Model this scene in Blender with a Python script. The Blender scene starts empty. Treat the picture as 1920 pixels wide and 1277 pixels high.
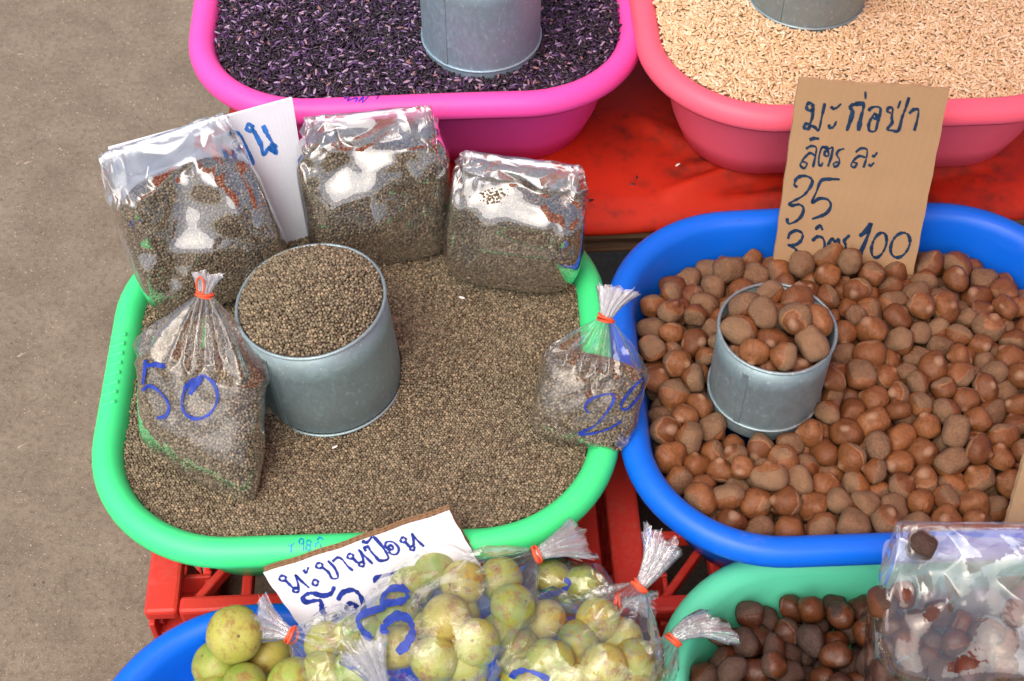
import bpy, bmesh, math, random
import numpy as np
from mathutils import Vector, Matrix, Euler
from mathutils.bvhtree import BVHTree

random.seed(7)
rng = np.random.default_rng(11)
S = bpy.context.scene
COL = S.collection
PI = math.pi
R = math.radians

# ---------------------------------------------------------------- camera
CAM_H, PITCH, FPX = 1.49, R(51.0), 2667.0
cd = bpy.data.cameras.new('camera')
cd.sensor_width = 36.0
cd.lens = FPX * 36.0 / 1920.0
cd.clip_start, cd.clip_end = 0.05, 400.0
cd.dof.use_dof = True
cd.dof.focus_distance = 1.40
cd.dof.aperture_fstop = 14.0
cam = bpy.data.objects.new('camera', cd)
COL.objects.link(cam)
cam.location = (0, 0, CAM_H)
cam.rotation_euler = (PI / 2 - PITCH, 0, 0)
S.camera = cam

# ---------------------------------------------------------------- world, sun, exposure
W = bpy.data.worlds.new('World')
S.world = W
W.use_nodes = True
wn, wl = W.node_tree.nodes, W.node_tree.links
bg = wn['Background']
sky = wn.new('ShaderNodeTexSky')
sky.sky_type = 'NISHITA'
sky.sun_disc = False
SUN_EL, SUN_AZ = R(61), R(-152)        # azimuth from +Y towards +X
sky.sun_elevation = SUN_EL
sky.sun_rotation = SUN_AZ
sky.air_density = 1.0
sky.dust_density = 6.0
sky.ozone_density = 0.6
wl.new(sky.outputs[0], bg.inputs[0])
bg.inputs[1].default_value = 0.15
sl = bpy.data.lights.new('sun', 'SUN')
sl.energy = 1.5
sl.angle = R(75)
sl.color = (1.0, 0.975, 0.93)
sun = bpy.data.objects.new('sun', sl)
COL.objects.link(sun)
sdir = Vector((math.sin(SUN_AZ) * math.cos(SUN_EL), math.cos(SUN_AZ) * math.cos(SUN_EL), math.sin(SUN_EL)))
sun.rotation_euler = sdir.to_track_quat('Z', 'Y').to_euler()
S.view_settings.view_transform = 'Standard'
S.view_settings.look = 'None'
S.view_settings.exposure = 0.66
S.view_settings.gamma = 1.0
S.view_settings.use_curve_mapping = False
cy = S.cycles
cy.max_bounces = 10
cy.diffuse_bounces = 4
cy.glossy_bounces = 4
cy.transmission_bounces = 6
cy.transparent_max_bounces = 32
cy.use_denoising = True
cy.caustics_reflective = False
cy.caustics_refractive = False

# ---------------------------------------------------------------- pixel helpers (photo pixels, 1920 x 1277)
def ray(px, py):
    u, v = (px - 960) / FPX, (py - 638.5) / FPX
    s, c = math.sin(PITCH), math.cos(PITCH)
    return Vector((u, c - v * s, -s - v * c)).normalized()
ORG = Vector((0, 0, CAM_H))
def at(px, py, z):
    d = ray(px, py)
    return ORG + d * ((z - CAM_H) / d.z)
def on_plane(px, py, p, n):
    d = ray(px, py)
    return ORG + d * ((Vector(p) - ORG).dot(n) / d.dot(n))

# ---------------------------------------------------------------- object helpers
def tag(o, label=None, cat=None, group=None, kind=None):
    if label: o['label'] = label
    if cat: o['category'] = cat
    if group: o['group'] = group
    if kind: o['kind'] = kind
    return o
def mesh(name, verts, faces, mat=None, smooth=True):
    m = bpy.data.meshes.new(name)
    m.from_pydata([tuple(v) for v in verts], [], [tuple(f) for f in faces])
    m.update()
    if mat:
        for k in (mat if isinstance(mat, (list, tuple)) else [mat]):
            m.materials.append(k)
    if smooth:
        m.polygons.foreach_set('use_smooth', [True] * len(m.polygons))
    return m
def link(name, data, parent=None, M=None):
    o = bpy.data.objects.new(name, data)
    COL.objects.link(o)
    if M is not None: o.matrix_world = M
    if parent is not None:
        o.parent = parent
    return o
def obj(name, verts, faces, mat, parent=None, M=None, smooth=True):
    return link(name, mesh(name, verts, faces, mat, smooth), parent, M)
def empty(name, M=None):
    o = bpy.data.objects.new(name, None)
    o.empty_display_size = 0.02
    COL.objects.link(o)
    if M is not None: o.matrix_world = M
    return o
def bm_obj(name, bm, mat, parent=None, smooth=False):
    m = bpy.data.meshes.new(name)
    bm.to_mesh(m); bm.free()
    m.materials.append(mat)
    if smooth: m.polygons.foreach_set('use_smooth', [True] * len(m.polygons))
    return link(name, m, parent)
def bm_box(bm, c, s, rot=None):
    g = bmesh.ops.create_cube(bm, size=1.0)
    M = Matrix.Translation(c) @ (rot.to_4x4() if rot else Matrix.Identity(4)) @ Matrix.Diagonal((*s, 1))
    bmesh.ops.transform(bm, matrix=M, verts=g['verts'])
    return g['verts']
def bevel(o, w, seg=2):
    b = o.modifiers.new('bevel', 'BEVEL'); b.width = w; b.segments = seg; b.limit_method = 'ANGLE'
    return o
def subsurf(o, lv):
    s = o.modifiers.new('sub', 'SUBSURF'); s.levels = lv; s.render_levels = lv
    return o
def evaluated(o):
    bpy.context.view_layer.update()
    dg = bpy.context.evaluated_depsgraph_get()
    e = o.evaluated_get(dg); m = e.to_mesh()
    V = np.array([tuple(o.matrix_world @ v.co) for v in m.vertices])
    F = [tuple(p.vertices) for p in m.polygons]
    e.to_mesh_clear()
    return V, F
def bvh_of(o):
    V, F = evaluated(o)
    return BVHTree.FromPolygons([Vector(v) for v in V], F)
def revolve(profile, n=48, cap_first=True, cap_last=False):
    V, F = [], []
    for (r, z) in profile:
        for j in range(n):
            a = 2 * PI * j / n
            V.append((r * math.cos(a), r * math.sin(a), z))
    for k in range(len(profile) - 1):
        for j in range(n):
            j2 = (j + 1) % n
            F.append((k * n + j, k * n + j2, (k + 1) * n + j2, (k + 1) * n + j))
    if cap_first: F.append(tuple(range(n - 1, -1, -1)))
    if cap_last: F.append(tuple((len(profile) - 1) * n + j for j in range(n)))
    return V, F

# ---------------------------------------------------------------- materials
def newmat(name):
    m = bpy.data.materials.new(name); m.use_nodes = True
    nt = m.node_tree
    for n in list(nt.nodes): nt.nodes.remove(n)
    out = nt.nodes.new('ShaderNodeOutputMaterial')
    return m, nt, out
class NB:
    """tiny node-graph writer"""
    def __init__(s, nt): s.nt = nt
    def n(s, t, **kw):
        x = s.nt.nodes.new(t)
        for k, v in kw.items(): setattr(x, k, v)
        return x
    def l(s, a, b): s.nt.links.new(a, b)
    def noise(s, vec, scale, detail=4, rough=.55, dist=0):
        x = s.n('ShaderNodeTexNoise'); x.inputs['Scale'].default_value = scale
        x.inputs['Detail'].default_value = detail; x.inputs['Roughness'].default_value = rough
        x.inputs['Distortion'].default_value = dist
        if vec is not None: s.l(vec, x.inputs['Vector'])
        return x.outputs['Fac']
    def ramp(s, fac, stops, interp='LINEAR'):
        x = s.n('ShaderNodeValToRGB'); cr = x.color_ramp; cr.interpolation = interp
        while len(cr.elements) < len(stops): cr.elements.new(0.5)
        for e, (p, c) in zip(cr.elements, stops):
            e.position = p; e.color = (*c, 1) if len(c) == 3 else c
        s.l(fac, x.inputs[0]); return x.outputs[0]
    def mix(s, fac, a, b, typ='MIX'):
        x = s.n('ShaderNodeMix', data_type='RGBA', blend_type=typ)
        for i, v in ((0, fac), (6, a), (7, b)):
            if hasattr(v, 'links'): s.l(v, x.inputs[i])
            elif isinstance(v, (int, float)): x.inputs[i].default_value = v
            else: x.inputs[i].default_value = (*v, 1)
        return x.outputs[2]
    def math(s, op, a, b=None, clamp=False):
        x = s.n('ShaderNodeMath', operation=op, use_clamp=clamp)
        for i, v in ((0, a), (1, b)):
            if v is None: continue
            if hasattr(v, 'links'): s.l(v, x.inputs[i])
            else: x.inputs[i].default_value = v
        return x.outputs[0]
    def bump(s, h, strength, dist):
        x = s.n('ShaderNodeBump'); x.inputs['Strength'].default_value = strength
        x.inputs['Distance'].default_value = dist
        s.l(h, x.inputs['Height']); return x.outputs[0]
    def coords(s, which='Object'):
        return s.n('ShaderNodeTexCoord').outputs[which]
    def bsdf(s, out, color, rough=.5, metal=0., spec=.5, normal=None, sss=0., coat=0.):
        p = s.n('ShaderNodeBsdfPrincipled')
        for k, v in (('Base Color', color), ('Roughness', rough), ('Metallic', metal), ('Specular IOR Level', spec), ('Coat Weight', coat)):
            if hasattr(v, 'links'): s.l(v, p.inputs[k])
            elif isinstance(v, (int, float)): p.inputs[k].default_value = v
            else: p.inputs[k].default_value = (*v, 1)
        if sss:
            p.inputs['Subsurface Weight'].default_value = sss
            p.inputs['Subsurface Radius'].default_value = (.01, .01, .01)
            p.inputs['Subsurface Scale'].default_value = .5
        if normal is not None: s.l(normal, p.inputs['Normal'])
        s.l(p.outputs[0], out.inputs[0]); return p

def mat_plastic(name, col, rough=.33, dirt=(.22, .18, .14), amount=.5):
    m, nt, out = newmat(name); b = NB(nt); co = b.coords()
    n1 = b.noise(co, 9, 6, .65); n2 = b.noise(co, 160, 3, .6); n3 = b.noise(co, 3.5, 3)
    f = b.math('MULTIPLY', b.ramp(n1, [(.52, (0, 0, 0)), (.78, (1, 1, 1))]), b.ramp(n2, [(.45, (0, 0, 0)), (.7, (1, 1, 1))]))
    c = b.mix(b.math('MULTIPLY', f, amount), col, dirt)
    c = b.mix(b.math('MULTIPLY', n3, .18), c, tuple(min(1, x * 1.25 + .02) for x in col))
    # scattered specks and scuffs
    v = b.n('ShaderNodeTexVoronoi'); v.inputs['Scale'].default_value = 55; b.l(co, v.inputs['Vector'])
    sp = b.ramp(v.outputs['Distance'], [(.03, (1, 1, 1)), (.07, (0, 0, 0))])
    spm = b.math('MULTIPLY', sp, b.ramp(b.noise(co, 14, 2), [(.56, (0, 0, 0)), (.62, (1, 1, 1))]))
    c = b.mix(b.math('MULTIPLY', spm, .65), c, (.06, .045, .03))
    mp = b.n('ShaderNodeMapping'); mp.inputs['Scale'].default_value = (1, 9, 9); mp.inputs['Rotation'].default_value = (0, 0, .6); b.l(co, mp.inputs[0])
    scr = b.noise(mp.outputs[0], 55, 4, .7)
    mp2 = b.n('ShaderNodeMapping'); mp2.inputs['Scale'].default_value = (10, 1, 7); mp2.inputs['Rotation'].default_value = (0, .2, -.4); b.l(co, mp2.inputs[0])
    scr2 = b.noise(mp2.outputs[0], 42, 5, .75)
    sc = b.math('MAXIMUM', b.ramp(scr, [(.63, (0, 0, 0)), (.69, (1, 1, 1))]), b.ramp(scr2, [(.65, (0, 0, 0)), (.71, (1, 1, 1))]))
    sc = b.math('MULTIPLY', sc, b.ramp(n1, [(.42, (0, 0, 0)), (.62, (1, 1, 1))]))
    c = b.mix(b.math('MULTIPLY', sc, .30), c, tuple(min(1, x * .7 + .22) for x in col))
    rr = b.math('ADD', b.math('MULTIPLY', n1, .22), b.math('ADD', b.math('MULTIPLY', sc, .2), rough - .09))
    h = b.math('ADD', b.math('MULTIPLY', scr, .5), n2)
    b.bsdf(out, c, rr, 0, .28, b.bump(h, .12, .0006), sss=.12)
    return m

def mat_simple(name, col, rough=.6, var=.25, scale=40, bump=.2, bd=.001, spec=.4):
    m, nt, out = newmat(name); b = NB(nt); co = b.coords()
    n = b.noise(co, scale, 5, .6)
    c = b.mix(n, tuple(x * (1 - var) for x in col), tuple(min(1, x * (1 + var)) for x in col))
    b.bsdf(out, c, rough, 0, spec, b.bump(n, bump, bd)); return m

def mat_seed(name, stops, rough=.55, bumps=.25, scale=900, spec=.35):
    m, nt, out = newmat(name); b = NB(nt); co = b.coords()
    oi = b.n('ShaderNodeObjectInfo')
    c = b.ramp(oi.outputs['Random'], stops)
    n = b.noise(co, scale, 2, .6)
    c = b.mix(b.math('MULTIPLY', n, .3), c, (.07, .05, .034))
    b.bsdf(out, c, rough, 0, spec, b.bump(n, bumps, .0004)); return m

def mat_tin(name, tint=(.28, .37, .39), rough=.40):
    m, nt, out = newmat(name); b = NB(nt); co = b.coords()
    v = b.n('ShaderNodeTexVoronoi'); v.inputs['Scale'].default_value = 330; v.inputs['Randomness'].default_value = 1
    mp = b.n('ShaderNodeMapping'); mp.inputs['Scale'].default_value = (1, 1, .55); b.l(co, mp.inputs[0])
    nd = b.n('ShaderNodeTexNoise'); nd.inputs['Scale'].default_value = 60; b.l(mp.outputs[0], nd.inputs['Vector'])
    vm = b.n('ShaderNodeVectorMath', operation='MULTIPLY_ADD'); b.l(nd.outputs['Color'], vm.inputs[0]); vm.inputs[1].default_value = (.02, .02, .02); b.l(mp.outputs[0], vm.inputs[2])
    b.l(vm.outputs[0], v.inputs['Vector'])
    sp = b.n('ShaderNodeSeparateColor'); b.l(v.outputs['Color'], sp.inputs[0])
    n1 = b.noise(co, 18, 5, .65); n2 = b.noise(co, 320, 3)
    k = b.ramp(sp.outputs[0], [(.0, (.44, .44, .44)), (.84, (.48, .48, .48)), (.95, (.56, .56, .56))])
    c = b.mix(1., tint, b.mix(.5, k, (.5, .5, .5)), 'MULTIPLY')
    c = b.mix(1., c, (1.9, 1.9, 1.9), 'MULTIPLY')
    c = b.mix(b.ramp(n1, [(.5, (0, 0, 0)), (.75, (.45, .45, .45))]), c, (.20, .23, .23))
    fl = b.n('ShaderNodeMapping'); fl.inputs['Scale'].default_value = (1, 1, .6); fl.inputs['Rotation'].default_value = (.5, .4, 0); b.l(co, fl.inputs[0])
    c = b.mix(b.ramp(b.noise(fl.outputs[0], 260, 2, .5), [(.62, (0, 0, 0)), (.70, (.32, .32, .32))]), c, (.55, .64, .66))
    rr = b.math('ADD', b.math('MULTIPLY', sp.outputs[1], .16), b.math('ADD', b.math('MULTIPLY', n1, .2), rough - .10))
    b.bsdf(out, c, rr, .62, .5, b.bump(b.math('ADD', n1, b.math('MULTIPLY', n2, .25)), .16, .0012)); return m

def mat_film(name, haze=.02, refl=.045, rough=.03, tint=(.985, .99, .995), wob=.25, scale=38):
    m, nt, out = newmat(name); b = NB(nt); co = b.coords()
    n = b.noise(co, scale, 3, .5); n2 = b.noise(co, 260, 2, .5)
    nrm = b.bump(b.math('ADD', n, b.math('MULTIPLY', n2, .05)), wob, .006)
    lw = b.n('ShaderNodeLayerWeight'); lw.inputs[0].default_value = .5; b.l(nrm, lw.inputs['Normal'])
    f = b.math('POWER', lw.outputs['Facing'], 1.7)
    f = b.math('ADD', b.math('MULTIPLY', f, .80), refl, True)
    tr = b.n('ShaderNodeBsdfTransparent'); tr.inputs[0].default_value = (*tint, 1)
    gl = b.n('ShaderNodeBsdfGlossy'); gl.inputs['Roughness'].default_value = rough; b.l(nrm, gl.inputs['Normal'])
    gl.inputs[0].default_value = (1, 1, 1, 1)
    df = b.n('ShaderNodeBsdfDiffuse'); df.inputs[0].default_value = (.86, .87, .9, 1)
    tl = b.n('ShaderNodeBsdfTranslucent'); tl.inputs[0].default_value = (.86, .87, .9, 1)
    m0 = b.n('ShaderNodeMixShader'); b.l(df.outputs[0], m0.inputs[1]); b.l(tl.outputs[0], m0.inputs[2])
    m1 = b.n('ShaderNodeMixShader'); m1.inputs[0].default_value = haze; b.l(tr.outputs[0], m1.inputs[1]); b.l(m0.outputs[0], m1.inputs[2])
    m2 = b.n('ShaderNodeMixShader'); b.l(f, m2.inputs[0]); b.l(m1.outputs[0], m2.inputs[1]); b.l(gl.outputs[0], m2.inputs[2])
    b.l(m2.outputs[0], out.inputs[0]); return m

def mat_ink(name, col, alpha=.92):
    m, nt, out = newmat(name); b = NB(nt); co = b.coords()
    n = b.noise(co, 130, 4, .7)
    c = b.mix(b.ramp(n, [(.35, (0, 0, 0)), (.75, (1, 1, 1))]), col, tuple(min(1, x * 2.2 + .012) for x in col))
    p = b.bsdf(out, c, .45, 0, .35)
    p.inputs['Alpha'].default_value = alpha
    return m

def mat_nut(name, glossy_a, glossy_b, husk_a, husk_b, split=.15, rough_g=.36):
    """chestnut: a smooth shell with a dull scar covering the base, wavy edge between"""
    m, nt, out = newmat(name); b = NB(nt); co = b.coords()
    oi = b.n('ShaderNodeObjectInfo'); rnd = oi.outputs['Random']
    sx = b.n('ShaderNodeSeparateXYZ'); b.l(co, sx.inputs[0])
    ns = b.noise(co, 55, 3, .5); nf = b.noise(co, 520, 5, .7); nm = b.noise(co, 130, 5, .65)
    r2 = b.math('FRACT', b.math('MULTIPLY', rnd, 17.3)); r3 = b.math('FRACT', b.math('MULTIPLY', rnd, 57.7))
    lev = b.math('ADD', b.math('MULTIPLY', sx.outputs[2], 1 / .030), b.math('ADD', b.math('MULTIPLY', ns, .36), b.math('MULTIPLY', r2, .75)))
    f = b.ramp(lev, [(split + .47, (0, 0, 0)), (split + .51, (1, 1, 1))])
    gl = b.mix(rnd, glossy_a, glossy_b); hk = b.mix(r3, husk_a, husk_b)
    gl = b.mix(b.ramp(nm, [(.5, (0, 0, 0)), (.75, (.6, .6, .6))]), gl, tuple(x * .45 for x in glossy_a))
    hk = b.mix(b.ramp(nf, [(.40, (0, 0, 0)), (.62, (.8, .8, .8))]), hk, tuple(x * 1.9 + .02 for x in husk_a))
    hk = b.mix(b.ramp(nm, [(.45, (0, 0, 0)), (.75, (.55, .55, .55))]), hk, tuple(x * .5 for x in husk_b))
    sm = b.n('ShaderNodeMapping'); sm.inputs['Scale'].default_value = (1, 1, .12); b.l(co, sm.inputs[0])
    st = b.noise(sm.outputs[0], 420, 3, .6)
    gl = b.mix(b.ramp(st, [(.45, (0, 0, 0)), (.7, (.55, .55, .55))]), gl, tuple(x * .5 for x in glossy_a))
    tip = b.ramp(b.math('MULTIPLY', sx.outputs[2], -1 / .0155), [(.86, (0, 0, 0)), (.99, (.45, .45, .45))])
    gl = b.mix(tip, gl, tuple(min(1, x * 1.5 + .06) for x in husk_b))
    c = b.mix(f, gl, hk)
    edge = b.ramp(lev, [(split + .45, (0, 0, 0)), (split + .485, (1, 1, 1)), (split + .53, (0, 0, 0))])
    c = b.mix(b.math('MULTIPLY', edge, .35), c, tuple(min(1, x * 1.6 + .03) for x in glossy_b))
    rr = b.math('ADD', b.math('MULTIPLY', f, .30), b.math('ADD', b.math('MULTIPLY', nm, .22), rough_g - .1))
    h = b.math('ADD', b.math('MULTIPLY', f, .5), b.math('MULTIPLY', b.math('MULTIPLY', nf, b.math('ADD', f, .15)), .6))
    b.bsdf(out, c, rr, 0, .38, b.bump(b.math('ADD', h, b.math('MULTIPLY', nm, .8)), .75, .0016)); return m

MAT = {}
MAT['green'] = mat_plastic('green_plastic', (.050, .68, .22), .38)
MAT['blue'] = mat_plastic('blue_plastic', (.002, .120, .66), .34)
MAT['pink'] = mat_plastic('pink_plastic', (.84, .075, .38), .38)
MAT['coral'] = mat_plastic('coral_plastic', (.82, .115, .18), .38)
MAT['mint'] = mat_plastic('mint_plastic', (.10, .58, .36), .42, amount=.4)
MAT['crate'] = mat_plastic('red_crate_plastic', (.55, .035, .024), .42, (.42, .2, .16), .5)
MAT['seed'] = mat_seed('seed', [(0, (.080, .056, .032)), (.3, (.142, .114, .070)), (.6, (.188, .157, .100)), (.85, (.245, .205, .135)), (1, (.37, .28, .17))])
MAT['seedbed'] = mat_simple('seed_bed', (.07, .048, .03), .9, .5, 500, .6, .002)  # dark tone stands for the shade in gaps between seeds
MAT['black_rice'] = mat_seed('black_rice', [(0, (.006, .003, .009)), (.55, (.012, .005, .020)), (.76, (.034, .010, .060)), (.88, (.13, .07, .19)), (.95, (.40, .30, .46)), (1, (.24, .09, .07))], .36, .1, 300, .35)
MAT['rice'] = mat_seed('cream_rice', [(0, (.66, .45, .24)), (.4, (.76, .55, .32)), (.8, (.82, .62, .40)), (1, (.87, .72, .52))], .42, .08, 300, .4)
MAT['ricebed'] = mat_simple('rice_bed', (.60, .38, .18), .9, .3, 300, .4, .002)
MAT['darkbed'] = mat_simple('dark_bed', (.012, .008, .014), .9, .3, 300, .4, .002)
MAT['tin'] = mat_tin('galvanised_tin')
MAT['tin_pale'] = mat_tin('painted_tin', (.30, .42, .50), .5)
MAT['film'] = mat_film('clear_film')
MAT['film_thick'] = mat_film('clear_film_milky', .025, .055, .04)
MAT['film_fruit'] = mat_film('thin_clear_film', .025, .05, .04, wob=.35, scale=60)
MAT['film_crisp'] = mat_film('crisp_clear_film', .03, .15, .022, wob=.12, scale=24)
MAT['film_knot'] = mat_film('bunched_film', .42, .06, .09, wob=.5, scale=110)
MAT['film_tail'] = mat_film('gathered_film', .16, .05, .07, wob=.4, scale=90)
MAT['band'] = mat_simple('rubber_band', (.80, .09, .03), .45, .15, 60, .1)
MAT['ink_blue'] = mat_ink('blue_marker', (.002, .020, .20), .88)
MAT['ink_navy'] = mat_ink('navy_marker', (.004, .024, .060))
MAT['ink_black'] = mat_ink('black_print', (.01, .01, .012))
MAT['ink_sky'] = mat_ink('faded_blue_marker', (.012, .12, .42), .85)
MAT['ink_purple'] = mat_ink('purple_marker', (.05, .015, .33), .85)
MAT['ink_teal'] = mat_ink('teal_marker', (.004, .18, .34), .8)
MAT['chestnut'] = mat_nut('chestnut_shell', (.135, .046, .014), (.235, .092, .030), (.120, .064, .031), (.190, .110, .055), .12, .56)
MAT['dark_nut'] = mat_nut('roasted_nut_shell', (.040, .012, .006), (.115, .036, .010), (.030, .014, .009), (.062, .028, .014), .22, .42)

def mat_cloth():
    m, nt, out = newmat('red_cloth'); b = NB(nt); co = b.coords()
    n1 = b.noise(co, 7, 5, .6); n2 = b.noise(co, 60, 4, .6)
    c = b.mix(b.ramp(n1, [(.4, (0, 0, 0)), (.75, (.8, .8, .8))]), (.44, .016, .002), (.20, .006, .002))
    c = b.mix(b.ramp(b.math('MULTIPLY', n1, n2), [(.24, (0, 0, 0)), (.36, (.75, .75, .75))]), c, (.13, .010, .006))
    w = b.n('ShaderNodeTexWave', wave_type='BANDS', bands_direction='X'); w.inputs['Scale'].default_value = 420; b.l(co, w.inputs[0])
    w2 = b.n('ShaderNodeTexWave', wave_type='BANDS', bands_direction='Y'); w2.inputs['Scale'].default_value = 420; b.l(co, w2.inputs[0])
    h = b.math('ADD', b.math('ADD', w.outputs[1], w2.outputs[1]), b.math('MULTIPLY', n2, 2.))
    b.bsdf(out, c, .62, 0, .3, b.bump(h, .25, .0008)); return m
MAT['cloth'] = mat_cloth()

def mat_ground():
    m, nt, out = newmat('dusty_concrete'); b = NB(nt); co = b.coords()
    big = b.noise(co, 1.6, 5, .6); mid = b.noise(co, 14, 6, .7); fine = b.noise(co, 120, 5, .75); gr = b.noise(co, 420, 3, .7)
    c = b.ramp(mid, [(.25, (.115, .091, .065)), (.5, (.185, .150, .110)), (.75, (.255, .212, .160))])
    c = b.mix(b.math('MULTIPLY', big, .55), c, (.145, .117, .085))
    c = b.mix(b.ramp(fine, [(.47, (0, 0, 0)), (.66, (.8, .8, .8))]), c, (.105, .082, .060))
    c = b.mix(b.ramp(gr, [(.56, (0, 0, 0)), (.70, (.75, .75, .75))]), c, (.36, .30, .235))
    v = b.n('ShaderNodeTexVoronoi'); v.inputs['Scale'].default_value = 60; b.l(co, v.inputs[0])
    pit = b.math('MULTIPLY', b.ramp(v.outputs['Distance'], [(.05, (1, 1, 1)), (.16, (0, 0, 0))]), b.ramp(b.noise(co, 23, 2), [(.5, (0, 0, 0)), (.6, (1, 1, 1))]))
    c = b.mix(b.math('MULTIPLY', pit, .6), c, (.08, .06, .045))
    h = b.math('SUBTRACT', b.math('ADD', mid, b.math('MULTIPLY', fine, .5)), b.math('MULTIPLY', pit, .6))
    b.bsdf(out, c, .88, 0, .25, b.bump(h, .5, .006)); return m
MAT['ground'] = mat_ground()

def mat_card(name, col, flute_scale, axis='X', strength=.12, coords='Object'):
    m, nt, out = newmat(name); b = NB(nt); co = b.coords()
    w = b.n('ShaderNodeTexWave', wave_type='BANDS', bands_direction=axis); w.inputs['Scale'].default_value = flute_scale
    w.inputs['Distortion'].default_value = .4; b.l(co, w.inputs[0])
    n1 = b.noise(co, 24, 5, .6); n2 = b.noise(co, 300, 4, .7)
    c = b.mix(n1, tuple(x * .86 for x in col), tuple(min(1, x * 1.10) for x in col))
    c = b.mix(b.math('MULTIPLY', n2, .25), c, tuple(x * .62 for x in col))
    c = b.mix(b.math('MULTIPLY', w.outputs[1], .05), c, tuple(x * .75 for x in col))
    b.bsdf(out, c, .75, 0, .25, b.bump(b.math('ADD', w.outputs[1], b.math('MULTIPLY', n2, .35)), strength, .0012)); return m
MAT['cardboard'] = mat_card('brown_cardboard', (.44, .285, .15), 42, 'X', .07)
MAT['white_card'] = mat_card('white_faced_card', (.80, .82, .88), 60, 'X', .03)
MAT['card_core'] = mat_simple('corrugated_core', (.24, .145, .075), .8, .3, 150, .3)  # darkened to stand for the shade inside the flutes
MAT['white_sheet'] = mat_card('white_fluted_plastic', (.74, .79, .88), 78, 'X', .06)

def mat_wood():
    m, nt, out = newmat('weathered_wood'); b = NB(nt); co = b.coords()
    mp = b.n('ShaderNodeMapping'); mp.inputs['Scale'].default_value = (1.5, 30, 30); b.l(co, mp.inputs[0])
    n = b.noise(mp.outputs[0], 6, 6, .65); n2 = b.noise(co, 12, 4)
    c = b.ramp(n, [(.3, (.10, .055, .03)), (.55, (.26, .155, .085)), (.8, (.42, .28, .16))])
    c = b.mix(b.math('MULTIPLY', n2, .5), c, (.12, .07, .04))
    b.bsdf(out, c, .7, 0, .3, b.bump(n, .5, .002)); return m
MAT['wood'] = mat_wood()

def mat_amla():
    m, nt, out = newmat('gooseberry_skin'); b = NB(nt); co = b.coords()
    oi = b.n('ShaderNodeObjectInfo'); rnd = oi.outputs['Random']
    rs = b.n('ShaderNodeVectorMath', operation='ADD'); b.l(co, rs.inputs[0])
    rc = b.n('ShaderNodeCombineXYZ'); b.l(rnd, rc.inputs[0]); b.l(b.math('MULTIPLY', rnd, 7.3), rc.inputs[1]); b.l(rc.outputs[0], rs.inputs[1]); co = rs.outputs[0]
    n1 = b.noise(co, 45, 4, .6); n2 = b.noise(co, 420, 3, .6); n3 = b.noise(co, 70, 6, .75)
    g = b.ramp(rnd, [(0, (.13, .22, .026)), (.35, (.21, .30, .036)), (.7, (.30, .34, .05)), (1, (.34, .31, .06))])
    c = b.mix(b.ramp(n1, [(.35, (0, 0, 0)), (.75, (.75, .75, .75))]), g, (.42, .38, .10))
    r3 = b.math('ADD', b.math('MULTIPLY', b.math('FRACT', b.math('MULTIPLY', rnd, 31.7)), .10), .52)
    sep = b.math('GREATER_THAN', n3, r3)
    c = b.mix(b.math('MULTIPLY', b.ramp(n3, [(.50, (0, 0, 0)), (.62, (1, 1, 1))]), .8), c, (.23, .11, .035))
    c = b.mix(b.ramp(n2, [(.60, (0, 0, 0)), (.68, (.5, .5, .5))]), c, (.15, .12, .04))
    b.bsdf(out, c, .44, 0, .4, b.bump(n2, .12, .0008), sss=.1); return m
MAT['amla'] = mat_amla()
MAT['stem'] = mat_simple('fruit_stem', (.16, .10, .045), .8, .3, 300)

# ---------------------------------------------------------------- setting: ground
RNG = 60.0
g = obj('ground', [(-RNG, -RNG, 0), (RNG, -RNG, 0), (RNG, RNG, 0), (-RNG, RNG, 0)], [(0, 1, 2, 3)], MAT['ground'], smooth=False)
tag(g, 'dusty brown concrete ground', 'ground', kind='structure')

# small stones and chips lying on the ground
def pebble_mesh(k, r):
    bm = bmesh.new(); bmesh.ops.create_icosphere(bm, subdivisions=2, radius=r)
    q = np.random.default_rng(k)
    for v in bm.verts:
        v.co = Vector((v.co.x * 1.3, v.co.y * .9, v.co.z * .5)) * (1 + q.normal() * .09)
    m = bpy.data.meshes.new('pebble'); bm.to_mesh(m); bm.free()
    return m
pebmat = mat_simple('pebble_stone', (.38, .31, .25), .85, .3, 90, .3)
for i, (px, py, r, lab) in enumerate([
        (375, 357, .008, 'pale pebble on the ground beside the pink tub'),
        ]):
    m = pebble_mesh(i, r); m.materials.append(pebmat); m.polygons.foreach_set('use_smooth', [True] * len(m.polygons))
    o = link('pebble', m); p = at(px, py, .002); o.location = p; o.rotation_euler = (0, 0, i * 1.3)
    tag(o, lab, 'pebble', 'pebbles on the ground')
gv, gf = [], []
for i in range(5000):       # fine grit
    x, y = rng.uniform(-1.1, -.25), rng.uniform(.3, 2.3)
    r = rng.uniform(.0005, .0016) * (1.5 if rng.random() < .05 else 1)
    a = rng.uniform(0, PI); b0 = len(gv); el = 1 if rng.random() > .02 else rng.uniform(3, 6)
    for (dx, dy, dz) in ((1.3, 0, 0), (-.6, .9, 0), (-.7, -.8, 0), (.1, .1, 1.1)):
        gv.append((x + r * (el * dx * math.cos(a) - dy * math.sin(a)), y + r * (el * dx * math.sin(a) + dy * math.cos(a)), r * dz))
    gf += [(b0, b0 + 1, b0 + 3), (b0 + 1, b0 + 2, b0 + 3), (b0 + 2, b0, b0 + 3)]
tag(obj('grit', gv, gf, pebmat, smooth=False), 'fine pale grit scattered on the concrete', 'grit', kind='stuff')

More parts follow.
